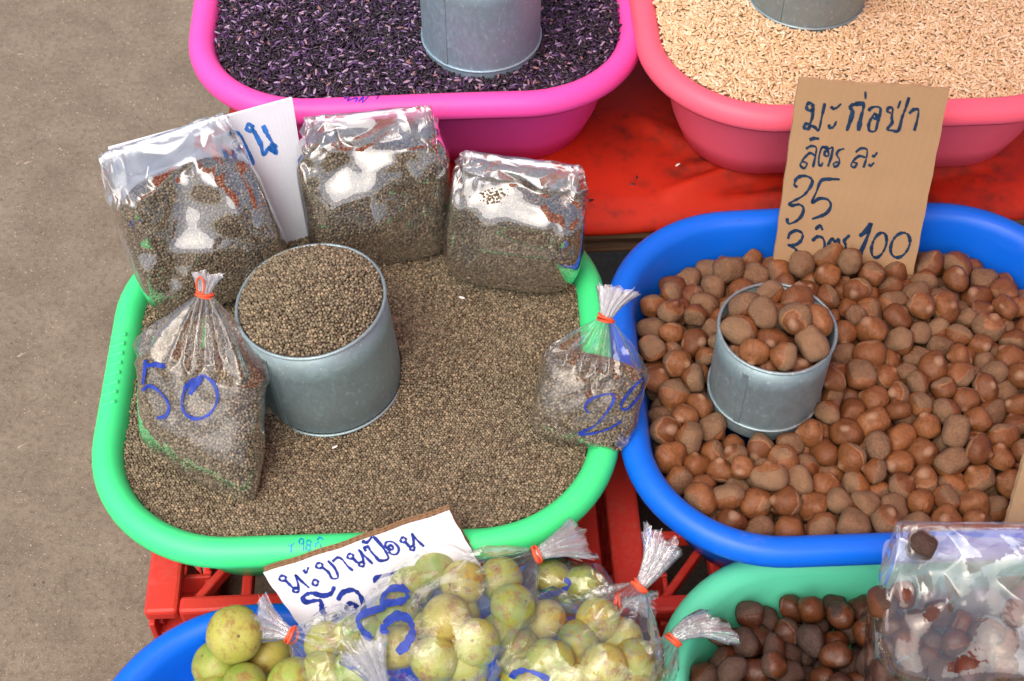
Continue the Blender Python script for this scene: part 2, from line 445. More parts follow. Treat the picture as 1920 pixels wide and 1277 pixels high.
# ---------------------------------------------------------------- tubs
TA, TB, TR_, TROT = .2403, .2083, .1351, .0472
def rrect(a, b, r, n=96):
    """points of a rounded rectangle, evenly spread"""
    sx, sy = a - r, b - r
    segs = [('l', (a, -sy), (a, sy)), ('c', (sx, sy), 0), ('l', (sx, b), (-sx, b)), ('c', (-sx, sy), 90),
            ('l', (-a, sy), (-a, -sy)), ('c', (-sx, -sy), 180), ('l', (-sx, -b), (sx, -b)), ('c', (sx, -sy), 270)]
    P = []
    nc, nl = n // 6, n // 12
    for s in segs:
        if s[0] == 'l':
            for i in range(nl):
                t = i / nl; P.append((s[1][0] + (s[2][0] - s[1][0]) * t, s[1][1] + (s[2][1] - s[1][1]) * t))
        else:
            for i in range(nc):
                t = R(s[2] + 90 * i / nc); P.append((s[1][0] + r * math.cos(t), s[1][1] + r * math.sin(t)))
    return P
TUB_D = .140
# (inset, z relative to rim top)
TUB_PROFILE = [(.0075, -.0205), (.0025, -.0225), (.0004, -.0190), (.0000, -.0140), (.0015, -.0075), (.0060, -.0024), (.0125, .0000),
               (.0185, -.0012), (.0235, -.0050), (.0268, -.0110), (.0295, -.0240), (.0370, -.0560), (.0480, -.1000), (.0600, -.1280), (.0800, -.1360),
               (.1200, -.1370)]
TUB_OUT = [(.1200, -.1400), (.0780, -.1400), (.0575, -.1320), (.0450, -.1000), (.0340, -.0560), (.0270, -.0260), (.0230, -.0190), (.0130, -.0170), (.0075, -.0205)]
def inset_at(dz):
    """inside inset of the wall at depth dz below the rim"""
    pts = TUB_PROFILE[8:]
    if -dz > pts[0][1]: return pts[0][0]
    for (u0, z0), (u1, z1) in zip(pts, pts[1:]):
        if z1 <= -dz <= z0: return u0 + (u1 - u0) * (z0 + dz) / (z0 - z1 + 1e-9)
    return pts[-1][0]
TUBS = {}
def make_tub(key, cx, cy_, zlip, mat, label, a=TA, b=TB, r=TR_, rot=TROT):
    zt = zlip + .014
    M = Matrix.Translation((cx, cy_, zt)) @ Matrix.Rotation(rot, 4, 'Z')
    prof = TUB_PROFILE + TUB_OUT[:-1]
    V, F = [], []
    n = None
    q = np.random.default_rng(abs(hash(key)) % 1000 if False else len(TUBS) + 3)
    ph = q.uniform(0, 6, 3)
    for (u, z) in prof:
        P = rrect(a - u, b - u, max(.012, r - u))
        n = len(P)
        for i, (x, y) in enumerate(P):
            th = math.atan2(y, x)
            wv = .0016 * math.sin(2 * th + ph[0]) + .0009 * math.sin(3 * th + ph[1])
            V.append((x * (1 + wv * 1.2), y * (1 + wv), z + wv))
    K = len(prof)
    for k in range(K):
        k2 = (k + 1) % K
        if (k == len(TUB_PROFILE) - 1): continue
        for j in range(n):
            j2 = (j + 1) % n
            F.append((k * n + j, k * n + j2, k2 * n + j2, k2 * n + j))
    F.append(tuple((len(TUB_PROFILE) - 1) * n + j for j in range(n)))
    F.append(tuple(len(TUB_PROFILE) * n + j for j in reversed(range(n))))
    o = obj('plastic_tub', V, F, mat, None, M)
    tag(o, label, 'tub', 'plastic tubs of the stall')
    TUBS[key] = dict(o=o, M=M, a=a, b=b, r=r, zt=zt)
    return o
make_tub('green', -.1443, .827, .425, MAT['green'], 'bright green plastic tub filled with small grey-brown seeds')
make_tub('blue', .3348, .8278, .425, MAT['blue'], 'blue plastic tub full of brown chestnuts')
make_tub('pink', -.1032, 1.2723, .5285, MAT['pink'], 'hot pink plastic tub full of black rice')
make_tub('coral', .3640, 1.2480, .5424, MAT['coral'], 'coral pink plastic tub full of cream rice')
make_tub('amla', -.1124, .4089, .358, MAT['blue'], 'blue plastic tub holding green gooseberries at the bottom edge')
make_tub('mint', .3650, .4600, .366, MAT['mint'], 'pale mint green plastic tub holding dark roasted nuts')

# grip ridges moulded on the green tub's side
def capsule(L, r, h, n=10):
    V, F = [], []
    ring = []
    for i in range(n):
        t = PI / 2 + PI * i / (n - 1); ring.append((-L / 2 + r * math.cos(t), r * math.sin(t)))
    for i in range(n):
        t = -PI / 2 + PI * i / (n - 1); ring.append((L / 2 + r * math.cos(t), r * math.sin(t)))
    N = len(ring)
    for (s, z) in ((1, -.002), (1, h * .5), (.75, h)):
        for (x, y) in ring:
            cx = max(-L / 2, min(L / 2, x)); V.append((cx + (x - cx) * s, y * s, z))
    for k in range(2):
        for j in range(N):
            F.append((k * N + j, k * N + (j + 1) % N, (k + 1) * N + (j + 1) % N, (k + 1) * N + j))
    F.append(tuple(2 * N + j for j in range(N)))
    return V, F
cv, cf = capsule(.012, .0021, .0009)
ridge = mesh('grip_ridge', cv, cf, MAT['green'])
for i in range(8):
    yl = -.038 + i * .0115
    o = link('grip_ridge', ridge, TUBS['green']['o'])
    o.location = (-TA + .0105, yl, -.0012)
    o.rotation_euler = (0, -.35, .05)

# ---------------------------------------------------------------- table with red cloth behind
CLOTH_Z = .4025
trot = Matrix.Rotation(TROT, 4, 'Z')
TM = Matrix.Translation((.13, 1.315, 0)) @ trot       # table frame: local y = -.27 is the front edge
table = empty('wooden_table', TM)
tag(table, 'low rough wooden table under the red cloth, its front rails showing', 'table')
def rail(name, L, r, y, z, x0=0, flat=1.0, seed=1):
    q = np.random.default_rng(seed); V, F = [], []; n = 12; K = 26
    for k in range(K):
        x = -L / 2 + L * k / (K - 1); rr = r * (1 + .05 * math.sin(k * 1.1 + seed) + .03 * q.normal())
        dy, dz = .002 * math.sin(k * .35 + seed), .0022 * math.sin(k * .27 + 2 * seed)
        for j in range(n):
            t = 2 * PI * j / n; V.append((x + x0, y + dy + rr * math.cos(t), z + dz + rr * flat * math.sin(t)))
    for k in range(K - 1):
        for j in range(n): F.append((k * n + j, k * n + (j + 1) % n, (k + 1) * n + (j + 1) % n, (k + 1) * n + j))
    F.append(tuple(reversed(range(n)))); F.append(tuple((K - 1) * n + j for j in range(n)))
    return obj(name, V, F, MAT['wood'], table)
rail('front_rail', 1.24, .017, -.252, CLOTH_Z - .0245, .185, 1, 1)
rail('front_rail', 1.24, .011, -.246, CLOTH_Z - .058, .185, .8, 2)
rail('back_rail', 1.24, .018, .27, CLOTH_Z - .022, .185, 1, 3)
for i, x in enumerate((-.39, .1, .70)):
    for y in (-.22, .24):
        bm = bmesh.new(); bm_box(bm, (x, y, (CLOTH_Z - .03) / 2), (.045, .045, CLOTH_Z - .03))
        bm_obj('leg', bm, MAT['wood'], table)
for i in range(6):
    bm = bmesh.new(); bm_box(bm, (.185, -.205 + i * .085, CLOTH_Z - .011), (1.22, .078, .012))
    bm_obj('plank', bm, MAT['wood'], table)

NX, NY = 150, 90
V, F = [], []
x0c, x1c, y0c, y1c = -.545, .84, -.272, .34
q = np.random.default_rng(5)
waves = [(q.uniform(4, 22), q.uniform(0, 6.3), q.uniform(0, PI), q.uniform(.3, 1)) for _ in range(12)]
def cloth_h(x, y):
    h = 0
    for (k, p, a, w) in waves:
        h += w * math.sin(k * (x * math.cos(a) + y * math.sin(a)) + p + 1.4 * math.sin(3 * x + p))
    h = .0022 * h
    # long pulled folds between the tubs
    for (ax, ay, bx, by, w, hh) in ((.02, -.24, .33, -.125, .008, .022), (.04, -.20, .30, -.19, .007, .014), (.06, -.258, .40, -.20, .007, .015), (-.02, -.10, .14, -.23, .012, .008), (.42, -.26, .74, -.14, .010, .013)):
        dx, dy = bx - ax, by - ay; L = math.hypot(dx, dy)
        t = max(0, min(1, ((x - ax) * dx + (y - ay) * dy) / L / L)); d = math.hypot(x - ax - t * dx, y - ay - t * dy)
        h += hh * math.exp(-(d / w) ** 2) * (math.sin(PI * min(1, max(0, t))) ** .5)
    return h
for j in range(NY + 1):
    for i in range(NX + 1):
        x = x0c + (x1c - x0c) * i / NX; y = y0c + (y1c - y0c) * j / NY
        z = CLOTH_Z + .002 + max(-.0008, cloth_h(x, y)); yy = y; xx = x
        if j <= 3:          # hanging front hem
            z = CLOTH_Z + (.0 if j == 3 else (-.004 if j == 2 else (-.013 if j == 1 else -.017))) + .25 * cloth_h(x, y0c + .03)
            yy = y0c + (.018, .004, -.003, -.001)[3 - j] + .002 * math.sin(x * 31)
        e = x - x0c
        if e < .10:
            t = 1 - e / .10
            z -= .14 * t ** 1.5; xx = x0c + .10 - .028 * math.sin(t * PI / 2) + .005 * t * math.sin(y * 25 + t * 3)
        V.append((xx, yy, z))
for j in range(NY):
    for i in range(NX):
        a0 = j * (NX + 1) + i; F.append((a0, a0 + 1, a0 + NX + 2, a0 + NX + 1))
cl = obj('table_cloth', V, F, MAT['cloth'], None, TM)
so = cl.modifiers.new('thick', 'SOLIDIFY'); so.thickness = .0012; so.offset = 1
subsurf(cl, 1)
tag(cl, 'wrinkled orange-red cloth spread under the pink and coral tubs', 'cloth')

# ---------------------------------------------------------------- red crates (turned over, lattice up)
def make_crate(cx, cy_, top, L, Wd, label, rot=TROT, detail=True):
    M = Matrix.Translation((cx, cy_, 0)) @ Matrix.Rotation(rot, 4, 'Z')
    root = empty('plastic_crate', M)
    tag(root, label, 'crate', 'upturned red crates under the tubs')
    hx, hy = L / 2, Wd / 2
    mt = MAT['crate']
    def part(name, boxes, bw=.0025):
        bm = bmesh.new()
        for b_ in boxes: bm_box(bm, *b_)
        return bevel(bm_obj(name, bm, mt, root), bw, 2)
    # rim of the lattice top
    part('top_rim', [((-hx + .016, 0, top - .008), (.032, Wd, .016))], .004)
    part('top_rim', [((hx - .016, 0, top - .008), (.032, Wd, .016))], .004)
    part('top_rim', [((0, -hy + .009, top - .011), (L - .064, .018, .018))], .004)
    part('top_rim', [((0, hy - .009, top - .011), (L - .064, .018, .018))], .004)
    # lattice: cross bars, long bars and the slanted braces of the end fields
    ny = 4
    for i in range(1, ny):
        y = -hy + Wd * i / ny
        part('bar', [((0, y, top - .016), (L - .066, .009, .018))])
    xs = [-hx + .032 + (L - .064) * i / 6 for i in range(1, 6)]
    for x in xs:
        part('bar', [((x, 0, top - .0175), (.010, Wd - .036, .018))])
    cw = (L - .064) / 6
    for sx in (-1, 1):
        for j in range(ny):
            yc = -hy + Wd * (j + .5) / ny
            a = math.atan2(Wd / ny, cw) * sx * (1 if j % 2 else -1)
            part('brace', [((sx * (hx - .032 - cw / 2), yc, top - .0195), (math.hypot(cw, Wd / ny) - .006, .008, .016), Matrix.Rotation(a, 3, 'Z'))])
    # side walls: posts, rails and crossed struts
    for (sy, nm) in ((-1, 'front'), (1, 'back')):
        part('side_rail', [((0, sy * (hy - .005), .03), (L - .05, .010, .06))])
        part('side_rail', [((0, sy * (hy - .005), top * .55), (L - .05, .0095, .03))])
        for k in range(5):
            x = -hx + .05 + (L - .1) * k / 4
            part('side_strut', [((x, sy * (hy - .006), top * .5 - .01), (.016, .008, top - .045))])
    for sx in (-1, 1):
        part('end_rail', [((sx * (hx - .005), 0, .03), (.010, Wd - .05, .06))])
        part('end_rail', [((sx * (hx - .005), 0, top * .55), (.0095, Wd - .05, .03))])
        h = top - .09
        for k in range(7):
            y = -hy + .05 + (Wd - .1) * k / 6
            for s in (-1, 1):
                part('end_strut', [((sx * (hx - .006 - .002 * (s > 0)), y, top * .5), (.005, .006, h * 1.12), Matrix.Rotation(s * .32, 3, 'X'))], .001)
    # corner posts with an open pocket
    for sx in (-1, 1):
        for sy in (-1, 1):
            px, py = sx * (hx - .0275), sy * (hy - .0275)
            part('corner_post', [((px, sy * (hy - .052), top / 2 - .012), (.055, .005, top - .026)),
                                 ((sx * (hx - .052), sy * (hy - .0245), top / 2 - .012), (.005, .049, top - .027)),
                                 ((sx * (hx - .003), sy * (hy - .026), top / 2 - .012), (.006, .050, top - .0265)),
                                 ((px, sy * (hy - .028), top - .055), (.048, .044, .004))], .0015)
    return root
make_crate(-.1365, .820, .2985, .433, .345, 'scuffed red crate under the green tub, its corner showing at lower left')
make_crate(.325, .822, .2985, .470, .345, 'dark red crate in the shade under the blue chestnut tub')
make_crate(-.118, .405, .231, .440, .36, 'red crate hidden under the blue gooseberry tub')
make_crate(.372, .440, .239, .440, .35, 'red crate hidden under the mint green tub')

# ---------------------------------------------------------------- scatter helper (geometry nodes: seeds and rice)
def scatter(name, pts, rots, scl, shape, mat, M=None, sub=2):
    m = bpy.data.meshes.new(name)
    n = len(pts)
    m.vertices.add(n); m.vertices.foreach_set('co', np.asarray(pts, dtype=np.float32).ravel())
    a = m.attributes.new('rot', 'FLOAT_VECTOR', 'POINT'); a.data.foreach_set('vector', np.asarray(rots, dtype=np.float32).ravel())
    a = m.attributes.new('scl', 'FLOAT', 'POINT'); a.data.foreach_set('value', np.asarray(scl, dtype=np.float32).ravel())
    m.materials.append(mat)
    o = link(name, m, None, M)
    ng = bpy.data.node_groups.new(name + '_scatter', 'GeometryNodeTree')
    ng.interface.new_socket('Geometry', in_out='INPUT', socket_type='NodeSocketGeometry')
    ng.interface.new_socket('Geometry', in_out='OUTPUT', socket_type='NodeSocketGeometry')
    N = ng.nodes.new; L = ng.links.new
    gi, go = N('NodeGroupInput'), N('NodeGroupOutput')
    mp = N('GeometryNodeMeshToPoints')
    ico = N('GeometryNodeMeshIcoSphere'); ico.inputs['Radius'].default_value = 1.0; ico.inputs['Subdivisions'].default_value = sub
    tf = N('GeometryNodeTransform'); tf.inputs['Scale'].default_value = shape
    sm = N('GeometryNodeSetShadeSmooth')
    mt = N('GeometryNodeSetMaterial'); mt.inputs['Material'].default_value = mat
    ip = N('GeometryNodeInstanceOnPoints')
    ar = N('GeometryNodeInputNamedAttribute'); ar.data_type = 'FLOAT_VECTOR'; ar.inputs['Name'].default_value = 'rot'
    asc = N('GeometryNodeInputNamedAttribute'); asc.data_type = 'FLOAT'; asc.inputs['Name'].default_value = 'scl'
    L(gi.outputs[0], mp.inputs['Mesh']); L(mp.outputs[0], ip.inputs['Points'])
    L(ico.outputs['Mesh'], tf.inputs['Geometry']); L(tf.outputs[0], sm.inputs[0]); L(sm.outputs[0], mt.inputs['Geometry']); L(mt.outputs[0], ip.inputs['Instance'])
    L(ar.outputs['Attribute'], ip.inputs['Rotation']); L(asc.outputs['Attribute'], ip.inputs['Scale'])
    L(ip.outputs[0], go.inputs[0])
    md = o.modifiers.new('scatter', 'NODES'); md.node_group = ng
    return o

def rr_dist(x, y, a, b, r):
    dx, dy = np.abs(x) - (a - r), np.abs(y) - (b - r)
    return np.hypot(np.maximum(dx, 0), np.maximum(dy, 0)) + np.minimum(np.maximum(dx, dy), 0) - r
SEED_R = .00150
def fill_tub(key, hfun, spacing, shape, size, mat, bedmat, name, label, cat, tilt, layers=2, skip=None, clip=None):
    T = TUBS[key]
    a, b, r = T['a'], T['b'], T['r']
    dy = spacing * .866
    gx, gy = np.meshgrid(np.arange(-a, a, spacing), np.arange(-b, b, dy))
    gx[1::2] += spacing / 2
    P, RO, SC = [], [], []
    for k in range(layers):
        x = (gx + rng.normal(0, spacing * .15, gx.shape)).ravel() + k * spacing * .5
        y = (gy + rng.normal(0, spacing * .15, gx.shape)).ravel() + k * spacing * .3
        z = hfun(x, y) + rng.normal(0, size * .28, x.shape) - k * size * 1.25
        ins = np.array([inset_at(d) for d in np.linspace(0, .1, 101)])
        u = ins[np.clip((-z * 1000).astype(int), 0, 100)]
        d = rr_dist(x, y, a, b, r)
        ok = d < -(u + size * .5)
        if skip is not None: ok &= ~skip(x, y, z)
        if clip is not None:
            ok &= clip(x, y)
        n = int(ok.sum())
        P.append(np.stack([x[ok], y[ok], z[ok]], 1))
        RO.append(np.stack([rng.normal(0, tilt, n), rng.normal(0, tilt, n), rng.uniform(0, 2 * PI, n)], 1))
        SC.append(size * rng.uniform(.86, 1.12, n))
    P, RO, SC = np.concatenate(P), np.concatenate(RO), np.concatenate(SC)
    o = scatter(name, P, RO, SC, shape, mat, T['M'])
    tag(o, label, cat, kind='stuff')
    # bed under the top layers
    V, F = [], []
    rings = 26; n = None
    for k in range(rings + 1):
        t = k / rings
        Q = rrect(max(.004, (a - .029) * t), max(.004, (b - .029) * t), max(.003, (r - .029) * t))
        n = len(Q)
        xs = np.array([p[0] for p in Q]); ys = np.array([p[1] for p in Q])
        zs = hfun(xs, ys) - size * 1.9
        V += list(zip(xs, ys, zs))
    for k in range(rings):
        for j in range(n):
            F.append((k * n + j, k * n + (j + 1) % n, (k + 1) * n + (j + 1) % n, (k + 1) * n + j))
    F.append(tuple(range(n)))
    bd = obj(cat + '_bed', V, F, bedmat, o)
    bd['kind'] = 'stuff'
    return o
def vis(T):
    """keep only what lies in or near the picture"""
    M = np.array(T['M'])
    def f(x, y):
        wx = M[0, 0] * x + M[0, 1] * y + M[0, 3]; wy = M[1, 0] * x + M[1, 1] * y + M[1, 3]; wz = M[2, 3] - .01
        d = wy * math.cos(PITCH) + (CAM_H - wz) * math.sin(PITCH)
        px = 960 + FPX * wx / d; py = 638.5 + FPX * ((CAM_H - wz) * math.cos(PITCH) - wy * math.sin(PITCH)) / d
        return (px > -200) & (px < 2120) & (py > -220) & (py < 1500)
    return f
def hnoise(seed, amp, kmin, kmax, n=10):
    q = np.random.default_rng(seed)
    W_ = [(q.uniform(kmin, kmax), q.uniform(0, 2 * PI), q.uniform(0, 2 * PI)) for _ in range(n)]
    def f(x, y):
        h = 0
        for (k, a, p) in W_: h = h + np.sin(k * (x * math.cos(a) + y * math.sin(a)) + p)
        return amp * h / math.sqrt(n)
    return f
def gauss(x, y, cx, cy_, w, h): return h * np.exp(-((x - cx) ** 2 + (y - cy_) ** 2) / (w * w))
def to_local(key, p): return TUBS[key]['M'].inverted() @ Vector(p)

# tin positions (world: base centre, radius, height)
def tin_at(px, py, z, r): return tuple(at(px, py, z) + Vector((0, r, 0)))
TIN = {'seed': (tin_at(617, 828, .415, .0662), .0662, .125, (-.075, .0)), 'nut': (tin_at(1440, 827, .402, .0525), .0525, .104, (0, 0)),
       'black': (tin_at(902, 158, .527, .0615), .0615, .135, (0, 0)), 'cream': (tin_at(1522, 78, .545, .0615), .0615, .135, (0, 0))}
tl = to_local('green', TIN['seed'][0]); tb_ = to_local('pink', TIN['black'][0]); tc_ = to_local('coral', TIN['cream'][0])
ng_ = hnoise(1, .0026, 18, 60); ng2 = hnoise(2, .0007, 90, 200)
def h_green(x, y):
    h = -.0145 + ng_(x, y) + ng2(x, y)
    h = h + gauss(x, y, tl.x + .075, tl.y + .015, .05, .020) + gauss(x, y, tl.x - .075, tl.y + .02, .045, .012)
    h = h + gauss(x, y, .0, .16, .10, .012) + gauss(x, y, .10, .02, .06, -.007) - gauss(x, y, tl.x, tl.y - .085, .035, .004)
    return h
def skip_green(x, y, z): return (x - tl.x) ** 2 + (y - tl.y) ** 2 < (TIN['seed'][1] - .001) ** 2
fill_tub('green', h_green, .00270, (1, 1, .9), .00146, MAT['seed'], MAT['seedbed'], 'seeds',
         'small round grey-brown seeds filling the green tub', 'seeds', 1.5, 2, skip_green)
nb_ = hnoise(3, .0020, 15, 50)
def h_pink(x, y): return -.0125 + nb_(x, y) + gauss(x, y, tb_.x, tb_.y + .05, .16, .006)
def skip_pink(x, y, z): return (x - tb_.x) ** 2 + (y - tb_.y) ** 2 < (TIN['black'][1] - .001) ** 2
fill_tub('pink', h_pink, .0031, (1, .31, .27), .0042, MAT['black_rice'], MAT['darkbed'], 'black_rice',
         'glossy black rice grains filling the hot pink tub', 'rice', .3, 3, skip_pink, vis(TUBS['pink']))
nc_ = hnoise(4, .0018, 15, 50)
def h_coral(x, y): return -.0125 + nc_(x, y) + gauss(x, y, tc_.x + .03, tc_.y + .06, .17, .024)
def skip_coral(x, y, z): return (x - tc_.x) ** 2 + (y - tc_.y) ** 2 < (TIN['cream'][1] - .001) ** 2
fill_tub('coral', h_coral, .0031, (1, .36, .30), .0041, MAT['rice'], MAT['ricebed'], 'cream_rice',
         'cream coloured rice grains filling the coral tub', 'rice', .4, 3, skip_coral, vis(TUBS['coral']))

# ---------------------------------------------------------------- tin measures
def make_tin(key, mat, label, bead=.012, taper=0.0):
    (x, y, z), r, L, (tx, ty) = TIN[key]
    M = Matrix.Translation((x, y, z)) @ Euler((ty, tx, 0)).to_matrix().to_4x4()
    root = empty('tin_measure', M); tag(root, label, 'tin', 'tin measuring cans standing in the goods')
    rb = r - taper
    prof = [(rb - .004, .004), (rb - .0015, .0015), (rb - .0004, .0), (rb, .0015), (rb, bead - .003), (r - .0004, bead + .003), (r, L * .35), (r, L * .7), (r, L - .004),
            (r - .0011, L - .004), (r - .0012, L * .5), (rb - .0014, .006), (.003, .006)]
    V, F = revolve(prof, 72, False, True)
    q = np.random.default_rng(len(key)); ph = q.uniform(0, 6, 3)
    V = [(a * (1 + .006 * math.sin(2 * math.atan2(b, a) + ph[0]) * c / L + .004 * math.sin(3 * math.atan2(b, a) + ph[1])), b * (1 + .004 * math.sin(3 * math.atan2(b, a) + ph[2])), c) for (a, b, c) in V]
    obj('can_body', V, F, mat, root)
    def ring(name, rad, zz, rt):
        prof2 = [(rad + rt * math.cos(t), zz + rt * math.sin(t)) for t in np.linspace(0, 2 * PI, 9)]
        V2, F2 = revolve(prof2, 72, False, False)
        V2 = [(a * (1 + .006 * math.sin(2 * math.atan2(b, a) + ph[0]) * c / L + .004 * math.sin(3 * math.atan2(b, a) + ph[1])), b * (1 + .004 * math.sin(3 * math.atan2(b, a) + ph[2])), c) for (a, b, c) in V2]
        obj(name, V2, F2, mat, root)
    ring('rolled_rim', r - .0002, L - .002, .0017)
    ring('base_bead', r + .0001, bead, .0014)
    # folded side seam
    bm = bmesh.new(); bm_box(bm, (r * math.cos(-2.2), r * math.sin(-2.2), L / 2), (.0012, .006, L - .03), Matrix.Rotation(-2.2, 3, 'Z'))
    bm_obj('side_seam', bm, mat, root)
    return root, M
tin_seed, TSM = make_tin('seed', MAT['tin'], 'large grey tin heaped with seeds standing in the green tub', .010, .004)
tin_nut, TNM = make_tin('nut', MAT['tin'], 'grey galvanised tin holding chestnuts in the blue tub', .016)
make_tin('black', MAT['tin_pale'], 'grey-blue tin standing in the black rice', .016)
make_tin('cream', MAT['tin'], 'grey galvanised tin standing in the cream rice', .016)

# seeds inside the big tin
rt = TIN['seed'][1] - .002
def h_tin(x, y):
    rr = np.hypot(x, y)
    return TIN['seed'][2] - .0005 + .021 * (1 - (rr / rt) ** 2) + .6 * ng_(x * 1.3, y) - gauss(x, y, -.016, .025, .012, .003)
P, RO, SC = [], [], []
for k in range(2):
    gx, gy = np.meshgrid(np.arange(-rt, rt, .00270), np.arange(-rt, rt, .00234)); gx[1::2] += .00135
    x = (gx + rng.normal(0, .0005, gx.shape)).ravel(); y = (gy + rng.normal(0, .0005, gx.shape)).ravel()
    ok = np.hypot(x, y) < rt - .001; x, y = x[ok], y[ok]
    P.append(np.stack([x, y, h_tin(x, y) + rng.normal(0, .0005, x.shape) - k * .0021], 1))
P = np.concatenate(P); n = len(P)
o = scatter('seeds', P, rng.uniform(0, 6, (n, 3)), .00146 * rng.uniform(.84, 1.14, n), (1, 1, .9), MAT['seed'], TSM)
tag(o, 'grey-brown seeds heaped in the large tin', 'seeds', kind='stuff')
V = [(0, 0, float(h_tin(0., 0.)) - .003)]; F = []
for k in range(1, 7):
    for j in range(40):
        t = 2 * PI * j / 40; rr = rt * k / 6; V.append((rr * math.cos(t), rr * math.sin(t), float(h_tin(rr * math.cos(t), rr * math.sin(t))) - .003))
for j in range(40): F.append((0, 1 + j, 1 + (j + 1) % 40))
for k in range(5):
    for j in range(40): F.append((1 + k * 40 + j, 1 + (k + 1) * 40 + j, 1 + (k + 1) * 40 + (j + 1) % 40, 1 + k * 40 + (j + 1) % 40))
bd = obj('seeds_bed', V, F, MAT['seedbed'], o); bd['kind'] = 'stuff'

# ---------------------------------------------------------------- nuts
def nut_mesh(seed, mat, r=.0155, flat=.86, tip=.24):
    q = np.random.default_rng(seed)
    bm = bmesh.new(); bmesh.ops.create_uvsphere(bm, u_segments=20, v_segments=14, radius=1)
    fx, fy = q.uniform(.94, 1.08), q.uniform(.86, 1.0)
    ph = q.uniform(0, 6, 6); fl = flat + q.uniform(-.08, .08)
    ff = q.uniform(.55, .8)   # flattened flank
    for v in bm.verts:
        d = v.co.normalized(); rr = 1 + .05 * math.sin(2.1 * d.x * 2 + ph[0]) + .05 * math.sin(2.3 * d.y * 2 + ph[1]) + .03 * math.sin(5 * d.z + 3 * d.x + ph[2]) + .02 * math.sin(7 * d.x + 4 * d.y + ph[3])
        x, y, z = d.x * rr * fx, d.y * rr * fy, d.z * rr
        if z > 0: z = z * .86
        else: z = z * 1.0
        z *= fl
        if y > ff: y = ff + (y - ff) * .45
        if d.z < -.90: z -= tip * ((-d.z - .90) / .10) ** 2.2     # the beak of the shell
        if d.z > .8: z -= .05 * (d.z - .8) / .2
        v.co = Vector((x, y, z)) * r
    m = bpy.data.meshes.new('nut'); bm.to_mesh(m); bm.free()
    m.polygons.foreach_set('use_smooth', [True] * len(m.polygons)); m.materials.append(mat)
    return m
CHEST = [nut_mesh(100 + i, MAT['chestnut']) for i in range(16)]
DARK = [nut_mesh(200 + i, MAT['dark_nut'], .0155, .9, .10) for i in range(7)]

def pack(n, rad, sample, surf, inside, obst, iters=260, depth=.06, seed=3):
    """settle spheres: push overlaps apart, keep them in the container and under the heap's surface"""
    q = np.random.default_rng(seed)
    P = sample(q, n); r = q.uniform(rad[0], rad[1], n)
    ii = jj = None
    for it in range(iters):
        if it % 8 == 0:
            D = P[:, None, :] - P[None, :, :]
            d2 = (D ** 2).sum(2)
            ii, jj = np.nonzero(np.triu(d2 < (2 * rad[1] * 1.25) ** 2, 1))
        d = P[ii] - P[jj]; L = np.sqrt((d ** 2).sum(1)) + 1e-9
        ov = np.maximum(0, (r[ii] + r[jj]) * .955 - L)
        mv = d / L[:, None] * (ov * .5)[:, None]
        np.add.at(P, ii, mv * .8); np.add.at(P, jj, -mv * .8)
        top = surf(P[:, 0], P[:, 1])
        if it < iters * .75: P[:, 2] -= .0006 * (1 - it / iters)
        over = P[:, 2] + r - top
        P[:, 2] -= np.maximum(0, over) * .35
        P[:, 2] = np.maximum(P[:, 2], top - depth)
        P = inside(P, r); P = obst(P, r)
    return P, r
def tub_inside(key):
    T = TUBS[key]; ins = np.array([inset_at(d) for d in np.linspace(0, .14, 141)])
    def f(P, r):
        u = ins[np.clip((-P[:, 2] * 1000).astype(int), 0, 140)]
        a, b, rr = T['a'] - u - r, T['b'] - u - r, np.maximum(T['r'] - u - r, .01)
        x, y = P[:, 0], P[:, 1]
        d = rr_dist(x, y, a, b, rr)
        out = d > 0
        if out.any():
            e = 1e-5
            gx = (rr_dist(x + e, y, a, b, rr) - d) / e; gy = (rr_dist(x, y + e, a, b, rr) - d) / e
            P[:, 0] -= np.where(out, d * gx, 0); P[:, 1] -= np.where(out, d * gy, 0)
        return P
    return f
def place_nuts(meshes, P, r, M, base_r, name, label, cat, group, q, top_n=None):
    order = np.argsort(-P[:, 2]) if top_n else np.arange(len(P))
    out = []
    for k, i in enumerate(order):
        e = Euler((q.normal(0, .7) + (PI if q.random() < .42 else 0), q.normal(0, .7), q.uniform(0, 6.28)))
        if q.random() < .3: e = Euler((q.uniform(.9, 2.2) * (1 if q.random() < .5 else -1), q.normal(0, .3), q.uniform(0, 6.28)))
        MM = M @ Matrix.Translation(P[i]) @ e.to_matrix().to_4x4() @ Matrix.Scale(r[i] / base_r * 1.05, 4)
        if top_n is None or k < top_n:
            o = link(name, meshes[int(q.integers(len(meshes)))], None, MM)
            tag(o, label, cat, group); out.append(o)
        else:
            out.append(MM)
    return out
def join_rest(Ms, me, name, label, cat):
    vs = np.array([tuple(v.co) for v in me.vertices]); fs = [tuple(p.vertices) for p in me.polygons]
    V, F = [], []
    for MM in Ms:
        A = np.array(MM); b0 = len(V)
        V += [tuple(v) for v in (vs @ A[:3, :3].T + A[:3, 3])]
        F += [tuple(b0 + k for k in f) for f in fs]
    o = obj(name, V, F, me.materials[0]); tag(o, label, cat, kind='stuff'); return o

